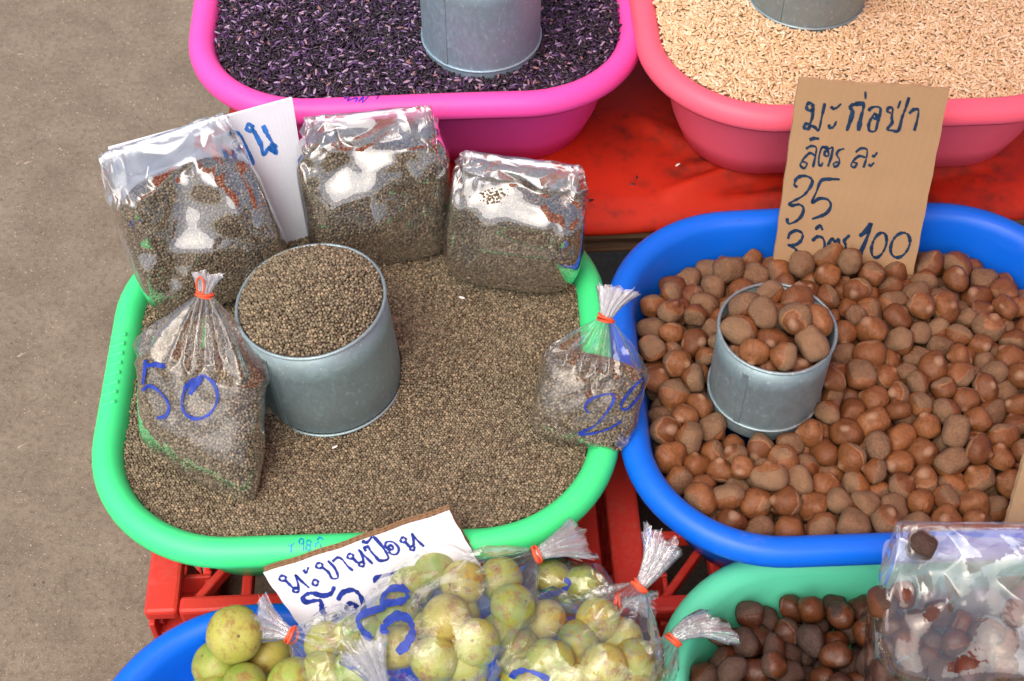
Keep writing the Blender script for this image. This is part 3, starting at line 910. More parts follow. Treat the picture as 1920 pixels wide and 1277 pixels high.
# chestnuts in the blue tub
T = TUBS['blue']; tn = to_local('blue', TIN['nut'][0])
nz = hnoise(8, .0085, 45, 130)
sgl = to_local('blue', at(1560, 480, .425))
def s_blue(x, y): return gauss(x, y, sgl.x, sgl.y - .025, .06, .022) - .016 - .14 * np.maximum(0, y - .06) - .02 * np.maximum(0, -y) + nz(x, y) + gauss(x, y, .05, -.02, .1, .012)
def smp(q, n):
    x = q.uniform(-.19, .19, n); y = q.uniform(-.16, .16, n); return np.stack([x, y, s_blue(x, y) - q.uniform(.01, .055, n)], 1)
def ob_blue(P, r):
    dx, dy = P[:, 0] - tn.x, P[:, 1] - tn.y; d = np.hypot(dx, dy) + 1e-9; need = TIN['nut'][1] + r * .97
    k = np.where(d < need, need / d, 1)
    P[:, 0] = tn.x + dx * k; P[:, 1] = tn.y + dy * k; return P
P, r = pack(690, (.0117, .0159), smp, s_blue, tub_inside('blue'), ob_blue, depth=.062)
# cut nuts beyond the right edge of the picture
wp = np.array([tuple(T['M'] @ Vector(p)) for p in P])
dd = wp[:, 1] * math.cos(PITCH) + (CAM_H - wp[:, 2]) * math.sin(PITCH); px = 960 + FPX * wp[:, 0] / dd
hid = (s_blue(P[:, 0], P[:, 1]) - P[:, 2]) > .040
qn = np.random.default_rng(21)
vis_top = (~hid) & (px < 1990)
rest = ~vis_top
top = place_nuts(CHEST, P[vis_top], r[vis_top], T['M'], .0155, 'chestnut', 'brown chestnut lying loose in the blue tub around the tin', 'chestnut', 'chestnuts loose in the blue tub', qn, 300)
extra = [m for m in top if isinstance(m, Matrix)]
low = place_nuts(CHEST, P[rest], r[rest], T['M'], .0155, 'chestnut', '', '', '', qn, 0)
# chestnuts heaped in the tin
rn = TIN['nut'][1] - .0015; LN = TIN['nut'][2]
def s_tin(x, y): return LN + .027 - 9.0 * (x * x + y * y) + 0 * x
def smp2(q, n):
    t = q.uniform(0, 6.28, n); rr = rn * .8 * np.sqrt(q.random(n)); return np.stack([rr * np.cos(t), rr * np.sin(t), LN + q.uniform(-.05, .035, n)], 1)
def in_tin(P, r):
    d = np.hypot(P[:, 0], P[:, 1]) + 1e-9; lim = rn - r
    k = np.where((d > lim) & (P[:, 2] < LN + .012), lim / d, 1); P[:, 0] *= k; P[:, 1] *= k; return P
P, r = pack(44, (.0128, .0158), smp2, s_tin, in_tin, lambda P, r: P, depth=.078, seed=6)
vis_top = P[:, 2] > LN - .028
place_nuts(CHEST, P[vis_top], r[vis_top], TNM, .0155, 'chestnut', 'brown chestnut heaped inside the grey tin', 'chestnut', 'chestnuts heaped in the tin', qn)
low += place_nuts(CHEST, P[~vis_top], r[~vis_top], TNM, .0155, 'chestnut', '', '', '', qn, 0)
join_rest(extra + low, CHEST[0], 'chestnuts', 'lower layers of brown chestnuts in the blue tub', 'chestnuts')

# dark roasted nuts in the mint tub
T = TUBS['mint']
nz2 = hnoise(9, .005, 14, 40)
def s_mint(x, y): return .006 + nz2(x, y) - .10 * np.maximum(0, y - .06)
def smp3(q, n):
    x = q.uniform(-.17, .17, n); y = q.uniform(-.03, .15, n); return np.stack([x, y, s_mint(x, y) - q.uniform(.01, .05, n)], 1)
def ob_mint(P, r):
    P[:, 1] = np.maximum(P[:, 1], -.06); return P
P, r = pack(330, (.0120, .0148), smp3, s_mint, tub_inside('mint'), ob_mint, depth=.055, seed=12)
hid = (s_mint(P[:, 0], P[:, 1]) - P[:, 2]) > .034
wp = np.array([tuple(T['M'] @ Vector(p)) for p in P])
dd = wp[:, 1] * math.cos(PITCH) + (CAM_H - wp[:, 2]) * math.sin(PITCH); px = 960 + FPX * wp[:, 0] / dd
py = 638.5 + FPX * ((CAM_H - wp[:, 2]) * math.cos(PITCH) - wp[:, 1] * math.sin(PITCH)) / dd
seen = (~hid) & (px < 1960) & (py < 1310)
place_nuts(DARK, P[seen], r[seen], T['M'], .0155, 'roasted_nut', 'dark roasted nut lying loose in the mint green tub', 'nut', 'dark nuts loose in the mint tub', qn)
join_rest(place_nuts(DARK, P[~seen], r[~seen], T['M'], .0155, 'nut', '', '', '', qn, 0), DARK[0], 'roasted_nuts', 'lower layers of dark roasted nuts in the mint tub', 'nuts')

# ---------------------------------------------------------------- marker strokes: flat ink laid on a surface
def smooth_path(pts, n=6):
    P = [np.array(p, float) for p in pts]
    if len(P) < 3: return [P[0] + (P[-1] - P[0]) * t for t in np.linspace(0, 1, 5)]
    Q = [2 * P[0] - P[1]] + P + [2 * P[-1] - P[-2]]
    out = []
    for i in range(1, len(Q) - 2):
        p0, p1, p2, p3 = Q[i - 1:i + 3]
        for k in range(n):
            t = k / n
            out.append(.5 * (2 * p1 + (p2 - p0) * t + (2 * p0 - 5 * p1 + 4 * p2 - p3) * t * t + (3 * p1 - p0 - 3 * p2 + p3) * t ** 3))
    out.append(P[-1]); return out
def circle(cx, cy_, rx, ry=None, a0=0, slant=0, n=12):
    ry = ry or rx
    return [(cx + rx * math.cos(a0 + 2 * PI * i / n) + slant * ry * math.sin(a0 + 2 * PI * i / n), cy_ + ry * math.sin(a0 + 2 * PI * i / n)) for i in range(n + 1)]
def strokes(name, lists, width, hit, mat, parent, ox=0, oy=0, sc=1.0, lift=.0005):
    """lists of points in zoomed picture units; hit(px, py) gives (point, normal) on the real surface"""
    V, F = [], []
    q = np.random.default_rng(len(lists) + int(ox))
    for L in lists:
        wk = 1.0
        if isinstance(L, tuple) and isinstance(L[1], (int, float)) and isinstance(L[0], list): L, wk = L
        P = smooth_path(L); prev = None
        for i, p in enumerate(P):
            a, b = P[max(0, i - 1)], P[min(len(P) - 1, i + 1)]
            t = (b - a) / (np.linalg.norm(b - a) + 1e-9); nn = np.array([-t[1], t[0]])
            w = width * wk * (.5 + .05 * q.normal() + .13 * math.sin(i * .33 + len(P)) + .05 * math.sin(i * 1.3)) * (.8 if i in (0, len(P) - 1) else 1)
            row = []
            for s in (-1, 1):
                z = p + nn * w * s
                h = hit(ox + z[0] / sc, oy + z[1] / sc)
                if h is None: row = None; break
                row.append(h[0] + h[1] * lift)
            if row is None: prev = None; continue
            b0 = len(V); V += row
            if prev is not None: F.append((prev, prev + 1, b0 + 1, b0))
            prev = b0
    if not F: return None
    Mi = parent.matrix_world.inverted()
    m = mesh(name, [Mi @ v for v in V], F, mat, True)
    o = bpy.data.objects.new(name, m); COL.objects.link(o); o.parent = parent
    return o
def plane_hit(p, n):
    n = Vector(n).normalized()
    return lambda x, y: (on_plane(x, y, p, n), n)
def mesh_hit(o):
    bv = bvh_of(o)
    def f(x, y):
        d = ray(x, y); loc, nor, idx, dist = bv.ray_cast(ORG, d)
        if loc is None: return None
        if nor.dot(d) > 0: nor = -nor
        return loc, nor
    return f

bpy.context.view_layer.update()
# writing on the tub rims
hg = mesh_hit(TUBS['green']['o'])
strokes('marker_writing', [[(1085, 302), (1130, 285)], ([(1110, 293), (1105, 340)], 1.6), [(1158, 292), (1155, 270), (1172, 258), (1182, 275), (1165, 292)], [(1182, 268), (1180, 330)],
        circle(1212, 282, 13), circle(1208, 312, 14), [(1250, 310), (1255, 288), (1275, 280), (1288, 308)], [(1262, 268), (1280, 250), (1300, 268)]], 9, hg, MAT['ink_teal'], TUBS['green']['o'], 200, 930, 3.2, .0006)
hp = mesh_hit(TUBS['pink']['o'])
strokes('marker_writing', [[(650, 395), (672, 388), (664, 404), (682, 398), (704, 394), (694, 410)], [(708, 408), (728, 390), (724, 412), (750, 384)], [(780, 398), (790, 384)]],
        6, hp, MAT['ink_purple'], TUBS['pink']['o'], 340, 0, 2.133, .0006)

# ---------------------------------------------------------------- signs
def make_card(name, px4, p, n, thick, face, core, label, flute=False, rough_edge=1.0):
    """px4: bottom-left, bottom-right, top-right, top-left seen in the picture, on the plane (p, n)"""
    n = Vector(n).normalized()
    C = [on_plane(x, y, p, n) for (x, y) in px4]
    ex = (C[1] - C[0]).normalized(); ez = (n.cross(ex)) * 1.0
    if ez.z < 0: ez = -ez
    ey = ez.cross(ex)
    M = Matrix(((ex.x, ey.x, ez.x, C[0].x), (ex.y, ey.y, ez.y, C[0].y), (ex.z, ey.z, ez.z, C[0].z), (0, 0, 0, 1)))
    Mi = M.inverted(); L = [Mi @ c for c in C]
    sgn = -1 if (ey.dot(n) > 0) else 1          # back side
    root = empty(name, M); tag(root, label, 'sign')
    def sheet(nm, y0, y1, mat, shrink=0., wob=.0):
        NXs, NZs = 24, 20
        V, F = [], []
        q = np.random.default_rng(int(abs(px4[0][0])))
        for yy in (y0, y1):
            for j in range(NZs + 1):
                for i in range(NXs + 1):
                    s, t = i / NXs, j / NZs
                    a = L[0].lerp(L[1], s); b_ = L[3].lerp(L[2], s); c = a.lerp(b_, t)
                    e = .0005 * (math.sin(i * 1.1) + math.sin(i * .37 + j)) * (rough_edge if (j == NZs) else 0) + (.0004 * rough_edge * math.sin(j * 1.7) if i in (0, NXs) else 0)
                    bow = wob * (math.sin(PI * s) * .7 + .3 * math.sin(3 * t))
                    V.append((c.x + (e if i in (0, NXs) else 0), (yy + bow) * 1.0, c.z + (e if j == NZs else 0)))
        W1 = NXs + 1; off = W1 * (NZs + 1)
        for j in range(NZs):
            for i in range(NXs):
                a0 = j * W1 + i; F.append((a0, a0 + 1, a0 + W1 + 1, a0 + W1)); F.append((off + a0, off + a0 + W1, off + a0 + W1 + 1, off + a0 + 1))
        per = [i for i in range(W1)] + [j * W1 + NXs for j in range(1, NZs + 1)] + [NZs * W1 + i for i in range(NXs - 1, -1, -1)] + [j * W1 for j in range(NZs - 1, 0, -1)]
        for k in range(len(per)):
            a0, b0 = per[k], per[(k + 1) % len(per)]; F.append((a0, off + a0, off + b0, b0))
        return obj(nm, V, F, mat, root, smooth=False)
    if not flute:
        sheet('board', 0, sgn * thick, face)
    else:
        sheet('face_sheet', 0, sgn * .0006, face); sheet('back_sheet', sgn * (thick - .0006), sgn * thick, core)
        sheet('middle_sheet', sgn * (thick * .5 - .0003), sgn * (thick * .5 + .0003), core)
        # corrugated layers, their wavy ends showing along the top edge
        for (u0, u1) in ((.0007, thick * .5 - .0004), (thick * .5 + .0004, thick - .0007)):
            V, F = [], []
            K = 220
            for i in range(K + 1):
                s = i / K; a = L[0].lerp(L[1], s); b_ = L[3].lerp(L[2], s)
                w = .5 + .5 * math.sin(s * (L[1] - L[0]).length / .0062 * 2 * PI)
                y = sgn * (u0 + (u1 - u0) * w)
                V += [(a.x, y, a.z), (b_.x, y, b_.z - .0006)]
            for i in range(K): F.append((2 * i, 2 * i + 2, 2 * i + 3, 2 * i + 1))
            o = obj('corrugated_layer', V, F, core, root)
            sd = o.modifiers.new('t', 'SOLIDIFY'); sd.thickness = .0004
    bpy.context.view_layer.update()
    return root

# brown cardboard price sign in the chestnuts
pn = Vector((-.03, -math.cos(R(12)), math.sin(R(12)))).normalized(); pp = at(1580, 480, .425)
sign_b = make_card('price_sign', [(1446, 520), (1706, 545), (1780, 168), (1497, 149)], pp, pn, .0045, MAT['cardboard'], MAT['card_core'],
                   'brown cardboard price sign with navy Thai handwriting standing in the chestnuts')
H1 = plane_hit(pp, pn)
Z = dict(ox=1420, oy=130, sc=3.36)
strokes('handwriting', [
    (circle(330, 235, 20, 24), 1.2), [(352, 235), (346, 300), (330, 345)], (circle(312, 358, 18, 16), 1.2), [(328, 352), (360, 362), (386, 380), (405, 300), (425, 212)],
    [(462, 232), (478, 246), (500, 240), (528, 215)], [(450, 345), (456, 366), (480, 360), (498, 325)],
    ([(563, 386), (592, 300), (598, 262), (582, 232), (618, 218), (664, 216), (668, 240), (650, 310), (636, 386)], 1.45), [(680, 138), (682, 186)],
    [(722, 300), (738, 278), (750, 292), (742, 312), (722, 302), (702, 345), (706, 384), (742, 386), (758, 330), (776, 252), (752, 234), (716, 242), (700, 262)],
    [(842, 275), (818, 262), (828, 240), (852, 246), (846, 300), (848, 336), (818, 376), (850, 384), (888, 384), (912, 300), (935, 240), (955, 175)], ([(935, 240), (955, 175)], 1.5), [(902, 195), (884, 246)],
    [(955, 278), (985, 252), (1014, 256), (1006, 320), (988, 386)]], 17, H1, MAT['ink_navy'], sign_b, **Z)
strokes('handwriting', [
    [(305, 500), (338, 482), (370, 492), (366, 540), (350, 616)], [(366, 545), (332, 526), (296, 556), (274, 590), (272, 606), (294, 622), (312, 592), (286, 580)], ([(328, 444), (355, 434), (390, 436)], 1.4),
    [(446, 520), (426, 516), (424, 540), (444, 545), (446, 515), (412, 488), (392, 530), (386, 590), (400, 606), (412, 585)], [(412, 490), (436, 488), (452, 500), (474, 490), (466, 545), (444, 612)],
    [(548, 498), (512, 510), (500, 538), (516, 565), (510, 598), (488, 612), (480, 592), (506, 580)],
    [(618, 522), (652, 497), (690, 505), (686, 560), (668, 618)], [(682, 555), (642, 545), (604, 575), (590, 604), (610, 616), (626, 592), (604, 584)], [(722, 540), (736, 546), (756, 520)], [(700, 596), (714, 606), (736, 585)]], 14, H1, MAT['ink_navy'], sign_b, **Z)
strokes('handwriting', [
    [(252, 740), (234, 728), (244, 690), (280, 670), (322, 676), (346, 702), (330, 745), (286, 796), (208, 840), (218, 856), (262, 850), (290, 872), (280, 918), (242, 956), (196, 970), (186, 935)],
    [(520, 692), (460, 690), (402, 700), (372, 770), (344, 838), (392, 812), (444, 820), (462, 858), (430, 908), (344, 942)]], 18, H1, MAT['ink_navy'], sign_b, **Z)
strokes('handwriting', [
    [(192, 1068), (206, 1032), (246, 1014), (284, 1034), (276, 1075), (240, 1104), (194, 1106), (240, 1130), (250, 1180)], [(364, 1008), (394, 984), (412, 1012)], [(344, 1080), (376, 1054), (410, 1060), (424, 1100), (420, 1165)],
    [(438, 1160), (452, 1090), (476, 1066), (486, 1088), (508, 1070), (512, 1100), (492, 1168)], [(582, 1042), (548, 1078), (556, 1108), (548, 1160), (522, 1166)],
    ([(642, 1050), (680, 1020), (716, 972), (690, 1060), (652, 1148), (614, 1208)], 1.4), circle(766, 1106, 44, 78, .4, -.25, 14), circle(900, 1106, 58, 78, .4, -.25, 14)], 18, H1, MAT['ink_navy'], sign_b, **Z)
# second piece of cardboard at the right edge
pn2 = Vector((.1, -math.cos(R(15)), math.sin(R(15)))).normalized(); pp2 = at(1890, 985, .425)
make_card('cardboard_sign', [(1878, 1015), (2080, 1020), (2120, 850), (1923, 852)], pp2, pn2, .0045, MAT['cardboard'], MAT['card_core'], 'plain brown cardboard piece at the right edge of the blue tub')

# white fluted plastic sign behind the seed bags
wy = R(20)
pn3 = Matrix.Rotation(wy, 3, 'Z') @ Vector((0, -math.cos(R(14)), math.sin(R(14)))); pp3 = at(590, 440, .435)
sign_w = make_card('price_sign', [(290, 545), (592, 462), (548, 185), (203, 279)], pp3, pn3, .004, MAT['white_sheet'], MAT['white_sheet'], 'white fluted plastic sign with blue handwriting behind the leftmost folded bag', False, 0.0)
H3 = plane_hit(pp3, pn3); Z3 = dict(ox=160, oy=160, sc=3.19)
strokes('handwriting', [(circle(982, 252, 18, 20), 1.1), ([(990, 240), (1022, 300), (1050, 356), (1066, 418), (1098, 372), (1140, 402), (1122, 350), (1086, 290), (1062, 238)], 1.25), (circle(1122, 372, 16, 22), 1.1),
    [(852, 300), (884, 278), (922, 292), (950, 340), (976, 402), (1002, 466), (955, 480)], [(902, 388), (926, 372), (908, 336), (882, 350), (888, 410), (906, 455), (940, 492)], [(828, 380), (850, 440), (872, 492)]], 20, H3, MAT['ink_sky'], sign_w, **Z3)

# white faced card in the gooseberries
pn4 = Vector((.10, -math.cos(R(20)), math.sin(R(20)))).normalized(); pp4 = Vector((-.17, .612, .442))
sign_a = make_card('price_sign', [(612, 1245), (940, 1130), (842, 958), (493, 1076)], pp4, pn4, .0085, MAT['white_card'], MAT['card_core'], 'white card with blue Thai handwriting leaning on the green tub', True)
H4 = plane_hit(pp4, pn4); Z4 = dict(ox=200, oy=930, sc=3.2)
strokes('handwriting', [
    circle(1056, 492, 20, 16), [(1072, 504), (1098, 530), (1120, 552)], circle(1136, 562, 18, 14), [(1120, 552), (1150, 545), (1132, 470)], [(1128, 470), (1170, 510), (1216, 550)],
    [(1180, 440), (1196, 458), (1212, 424)], circle(1252, 518, 17),
    circle(1276, 416, 20, 16), [(1290, 424), (1330, 455), (1352, 492), (1388, 486), (1368, 430), (1326, 386)], [(1354, 392), (1384, 368), (1412, 378), (1446, 420), (1478, 446)],
    circle(1462, 360, 18, 15), [(1476, 370), (1500, 394), (1516, 402)], circle(1530, 408, 16, 13), [(1540, 405), (1535, 360), (1512, 320), (1550, 360), (1596, 406)],
    ([(1556, 330), (1546, 310), (1570, 304), (1582, 326), (1612, 360), (1640, 386), (1690, 372), (1660, 310), (1620, 262), (1598, 240)], 1.25), ([(1530, 268), (1562, 276), (1594, 240)], 1.2),
    [(1706, 318), (1690, 304), (1706, 294), (1720, 312), (1700, 322), (1672, 300), (1680, 274), (1720, 276), (1752, 312), (1742, 344), (1712, 348), (1690, 330)],
    circle(1780, 262, 17, 15), [(1792, 274), (1812, 298), (1822, 310)], circle(1834, 312, 14, 12), [(1842, 302), (1840, 258), (1832, 224), (1862, 262), (1904, 302)]], 14, H4, MAT['ink_blue'], sign_a, **Z4)
strokes('handwriting', [
    [(1366, 540), (1346, 582), (1296, 596), (1226, 580), (1180, 604), (1194, 634), (1250, 626), (1284, 630), (1292, 680), (1316, 712), (1384, 716)],
    [(1386, 624), (1416, 578), (1476, 562), (1516, 590), (1540, 650), (1530, 720)], circle(1468, 668, 30, 26), ([(1614, 520), (1616, 490), (1700, 466), (1800, 436)], .9)], 27, H4, MAT['ink_blue'], sign_a, **Z4)
strokes('printed_text', [[(1192, 765), (1186, 780), (1194, 792)], [(1232, 742), (1240, 770)], circle(1276, 742, 14, 11), [(1288, 742), (1292, 762)], circle(1318, 728, 13, 15), circle(1366, 716, 30, 18), [(1352, 726), (1358, 704), (1374, 726), (1378, 704)]], 5, H4, MAT['ink_black'], sign_a, **Z4)

# ---------------------------------------------------------------- clear plastic bags
def film_mesh(name, rings, mat, M, parent=None, crease=None, tri_from=0, closed_bottom=True, level=2, seed=1):
    """rings of n points; rows at or past tri_from are split into facets with creased edges"""
    q = np.random.default_rng(seed)
    n = len(rings[0]); K = len(rings)
    V = [tuple(p) for r_ in rings for p in r_]; F = []
    if closed_bottom:
        c = np.mean([np.array(p) for p in rings[0]], 0); V.append(tuple(c)); ci = len(V) - 1
        for j in range(n): F.append((ci, (j + 1) % n, j))
    for k in range(K - 1):
        for j in range(n):
            a, b, c_, d = k * n + j, k * n + (j + 1) % n, (k + 1) * n + (j + 1) % n, (k + 1) * n + j
            if k >= tri_from:
                if q.random() < .5: F += [(a, b, c_), (a, c_, d)]
                else: F += [(a, b, d), (b, c_, d)]
            else: F.append((a, b, c_, d))
    m = mesh(name, V, F, mat, True)
    at_ = m.attributes.new('crease_edge', 'FLOAT', 'EDGE')
    vals = []
    for e in m.edges:
        k = min(e.vertices) // n
        vals.append(float(np.clip(q.normal(.62, .3), 0, .95)) if k >= tri_from else (crease or 0.0))
    at_.data.foreach_set('value', vals)
    o = link(name, m, parent, M) if parent is None else None
    if o is None:
        o = bpy.data.objects.new(name, m); COL.objects.link(o); o.parent = parent
    subsurf(o, level)
    return o
def sup(t, n):
    c, s = math.cos(t), math.sin(t)
    return (abs(c) ** (2 / n) * (1 if c >= 0 else -1), abs(s) ** (2 / n) * (1 if s >= 0 else -1))
def frame_from(base, zax, yaw):
    z = Vector(zax).normalized(); x = Matrix.Rotation(yaw, 3, 'Z') @ Vector((1, 0, 0))
    x = (x - z * x.dot(z)).normalized(); y = z.cross(x)
    return Matrix(((x.x, y.x, z.x, base[0]), (x.y, y.y, z.y, base[1]), (x.z, y.z, z.z, base[2]), (0, 0, 0, 1)))
def sample_surface(V, F, spacing, seed):
    """blue-noise points on a mesh (dart throwing on a hash grid)"""
    q = np.random.default_rng(seed)
    V = np.asarray(V, float); T_ = []
    for f in F:
        for k in range(1, len(f) - 1): T_.append((f[0], f[k], f[k + 1]))
    T_ = np.array(T_); a, b, c = V[T_[:, 0]], V[T_[:, 1]], V[T_[:, 2]]
    ar = np.linalg.norm(np.cross(b - a, c - a), axis=1) / 2
    n = int(ar.sum() / (spacing ** 2 * .866) * 4.0)
    ti = q.choice(len(T_), n, p=ar / ar.sum()); u, v = q.random(n), q.random(n)
    sw = u + v > 1; u[sw], v[sw] = 1 - u[sw], 1 - v[sw]
    P = a[ti] + (b - a)[ti] * u[:, None] + (c - a)[ti] * v[:, None]
    cell = spacing; grid = {}; keep = []
    G = np.floor(P / cell).astype(int); s2 = (spacing * .84) ** 2
    for i in range(n):
        g = tuple(G[i]); p = P[i]; ok = True
        for dx in (-1, 0, 1):
            for dy in (-1, 0, 1):
                for dz in (-1, 0, 1):
                    for j in grid.get((g[0] + dx, g[1] + dy, g[2] + dz), ()):
                        e = P[j] - p
                        if e[0] * e[0] + e[1] * e[1] + e[2] * e[2] < s2: ok = False; break
                    if not ok: break
                if not ok: break
            if not ok: break
        if ok: grid.setdefault(g, []).append(i); keep.append(i)
    return P[keep]
def seed_body(M, rings, label, seed):
    """seeds filling a bag: a packed skin of seeds over a dark core"""
    n = len(rings[0]); V = [tuple(p) for r_ in rings for p in r_]; F = []
    for k in range(len(rings) - 1):
        for j in range(n): F.append((k * n + j, k * n + (j + 1) % n, (k + 1) * n + (j + 1) % n, (k + 1) * n + j))
    F.append(tuple(reversed(range(n)))); F.append(tuple((len(rings) - 1) * n + j for j in range(n)))
    P = sample_surface(V, F, .00262, seed)
    q = np.random.default_rng(seed)
    P2 = sample_surface(V, F, .0027, seed + 1); cc = np.mean(np.array(V), 0); P2 = cc + (P2 - cc) * .972
    P = np.concatenate([P + q.normal(0, .00025, P.shape), P2]); m_ = len(P)
    o = scatter('seeds', P, q.uniform(0, 6.28, (m_, 3)), .00146 * q.uniform(.86, 1.14, m_), (1, 1, .88), MAT['seed'], M)
    tag(o, label, 'seeds', kind='stuff')
    c = np.mean(np.array(V), 0)
    Vc = np.array(V); Vc = c + (Vc - c) * .955
    bd = obj('seeds_bed', Vc, F, MAT['seedbed'], o); bd['kind'] = 'stuff'
    return o

def folded_bag(base, yaw, lean, roll, Wd, Dp, hf, ht, flap, label, seed, contents=True, mat=None, dent=.0):
    q = np.random.default_rng(seed)
    M = Matrix.Translation(base) @ Matrix.Rotation(yaw, 4, 'Z') @ Matrix.Rotation(-lean, 4, 'X') @ Matrix.Rotation(roll, 4, 'Y')
    root = empty('plastic_bag', M); tag(root, label, 'bag', 'clear plastic bags of the stall')
    def sec(z, grow=0.0):
        rb = min(1, max(0, z / .022)); cut = 1 - .16 * (1 - rb) ** 2
        w, d = Wd / 2 * cut * (1 + .05 * math.sin(PI * min(1, z / ht)) + .02 * math.sin(9 * z / ht + seed)), Dp / 2 * cut * (1 + .10 * math.sin(PI * min(1, z / max(hf, .01))))
        if z > hf:
            t = min(1, (z - hf) / (ht - hf)); d = d * (1 - t) ** .8 + .0018; w = w * (1 - .03 * math.sin(PI * t))
        return w + grow, d + grow
    N = 44
    zs = [0.0, .010, .024] + [hf * f for f in (.36, .47, .58, .69, .80, .91)] + [hf + (ht - hf) * f for f in (.05, .2, .35, .5, .65, .8, .92, 1.0)]
    k0 = len(zs) - 5
    # creases fan out from where the film is gathered under the fold
    fans = []
    for (gx, gz, am_, R0) in ((q.uniform(-.10, .12) * Wd, ht - flap * q.uniform(.5, .9), .0190, .046), (q.uniform(-.4, -.2) * Wd, hf * q.uniform(.6, .8), .0065, .024), (q.uniform(.22, .4) * Wd, hf * q.uniform(.65, .85), .0065, .024)):
        K_ = 10; kn = np.sort(q.uniform(-PI, PI, K_)); va = q.uniform(.35, 1.2, K_) * np.where(np.arange(K_) % 2 == 0, 1, -.55)
        fans.append((gx, gz, am_, R0, np.concatenate([[kn[-1] - 2 * PI], kn, [kn[0] + 2 * PI]]), np.concatenate([[va[-1]], va, [va[0]]])))
    rings = []
    for k, z in enumerate(zs):
        w, d = sec(z, .0022); row = []
        t = max(0, (z - hf) / (ht - hf)); w *= 1 - .13 * t
        am = .0028 * math.sin(PI * min(1, t * .8 + .1)) if z > hf else .0005
        for j in range(N):
            x, y = sup(2 * PI * j / N, 3.4)
            X, Y, Z_ = w * x + q.normal() * am, d * y + q.normal() * am * (1.0 if d > .006 else .3) - dent * t * math.sin(PI * t), z + q.normal() * am * .5
            if y < .25 and z > .02:
                e = 0
                for (gx, gz, am_, R0, kn, va) in fans:
                    dx, dz = X - gx, z - gz; r_ = math.hypot(dx, dz)
                    e += am_ * float(np.interp(math.atan2(dx, -dz), kn, va)) * (r_ / R0) * math.exp(1 - r_ / R0) if r_ < .12 else 0
                e *= min(1, (z - .02) / .03) * min(1, (ht - z) / .02 + .15)
                if z < hf: e = max(e + .005, -.001)
                Y -= e * (1 if y < -.2 else .4)
            row.append((X, Y, Z_))
        rings.append(row)
    # the top folded over to the front
    for (dz, dy_, dd_) in ((.0035, -.0030, .0014), (.0010, -.0065, .0013), (-flap * .5, -.0085, .0022), (-flap, -.0105, .0026)):
        rings.append([(Wd * .435 * sup(2 * PI * j / N, 3.4)[0] + q.normal() * .0008, dy_ + dd_ * sup(2 * PI * j / N, 3.4)[1] + q.normal() * .0004, ht + dz + q.normal() * .0007) for j in range(N)])
    f = film_mesh('clear_film', rings, mat or MAT['film_crisp'], M, root, 0.0, k0, True, 2, seed)
    if contents:
        cr = []
        for z in list(np.linspace(.0015, hf, 16)):
            w, d = sec(z, -.0022); cr.append([(w * sup(2 * PI * j / 40, 3.4)[0], d * sup(2 * PI * j / 40, 3.4)[1], z) for j in range(40)])
        for t in (.25, .5, .75, .93):
            w, d = sec(hf, -.0022); s_ = math.cos(t * PI / 2)
            z = hf + (ht - hf) * .42 * math.sin(t * PI / 2)
            w2, d2 = sec(z, -.003); 
            cr.append([(w * s_ * sup(2 * PI * j / 40, 2.6)[0], min(d, max(d2, .001)) * (s_ ** .4) * sup(2 * PI * j / 40, 2.6)[1], z + .004 * math.sin(j * .5 + seed)) for j in range(40)])
        seed_body(M, cr, contents, seed + 50)
    bpy.context.view_layer.update()
    return root, f, M

A1, fA1, MA1 = folded_bag(at(424, 548, .432), R(17), R(24), R(-8), .134, .066, .104, .170, .030, 'folded clear bag of seeds leaning on the white plastic sign', 31, 'grey-brown seeds in the folded bag before the white sign', dent=.012)
A2, fA2, MA2 = folded_bag(at(716, 468, .428), R(8), R(14), R(0), .136, .068, .112, .155, .026, 'folded clear bag of seeds before the pink tub, between two other folded bags', 33, 'grey-brown seeds in the folded bag before the pink tub')
A3, fA3, MA3 = folded_bag(at(958, 518, .428), R(-7), R(16), R(3), .126, .064, .098, .131, .024, 'folded clear bag of seeds at the back right of the green tub', 37, 'grey-brown seeds in the folded bag at the back right of the green tub')

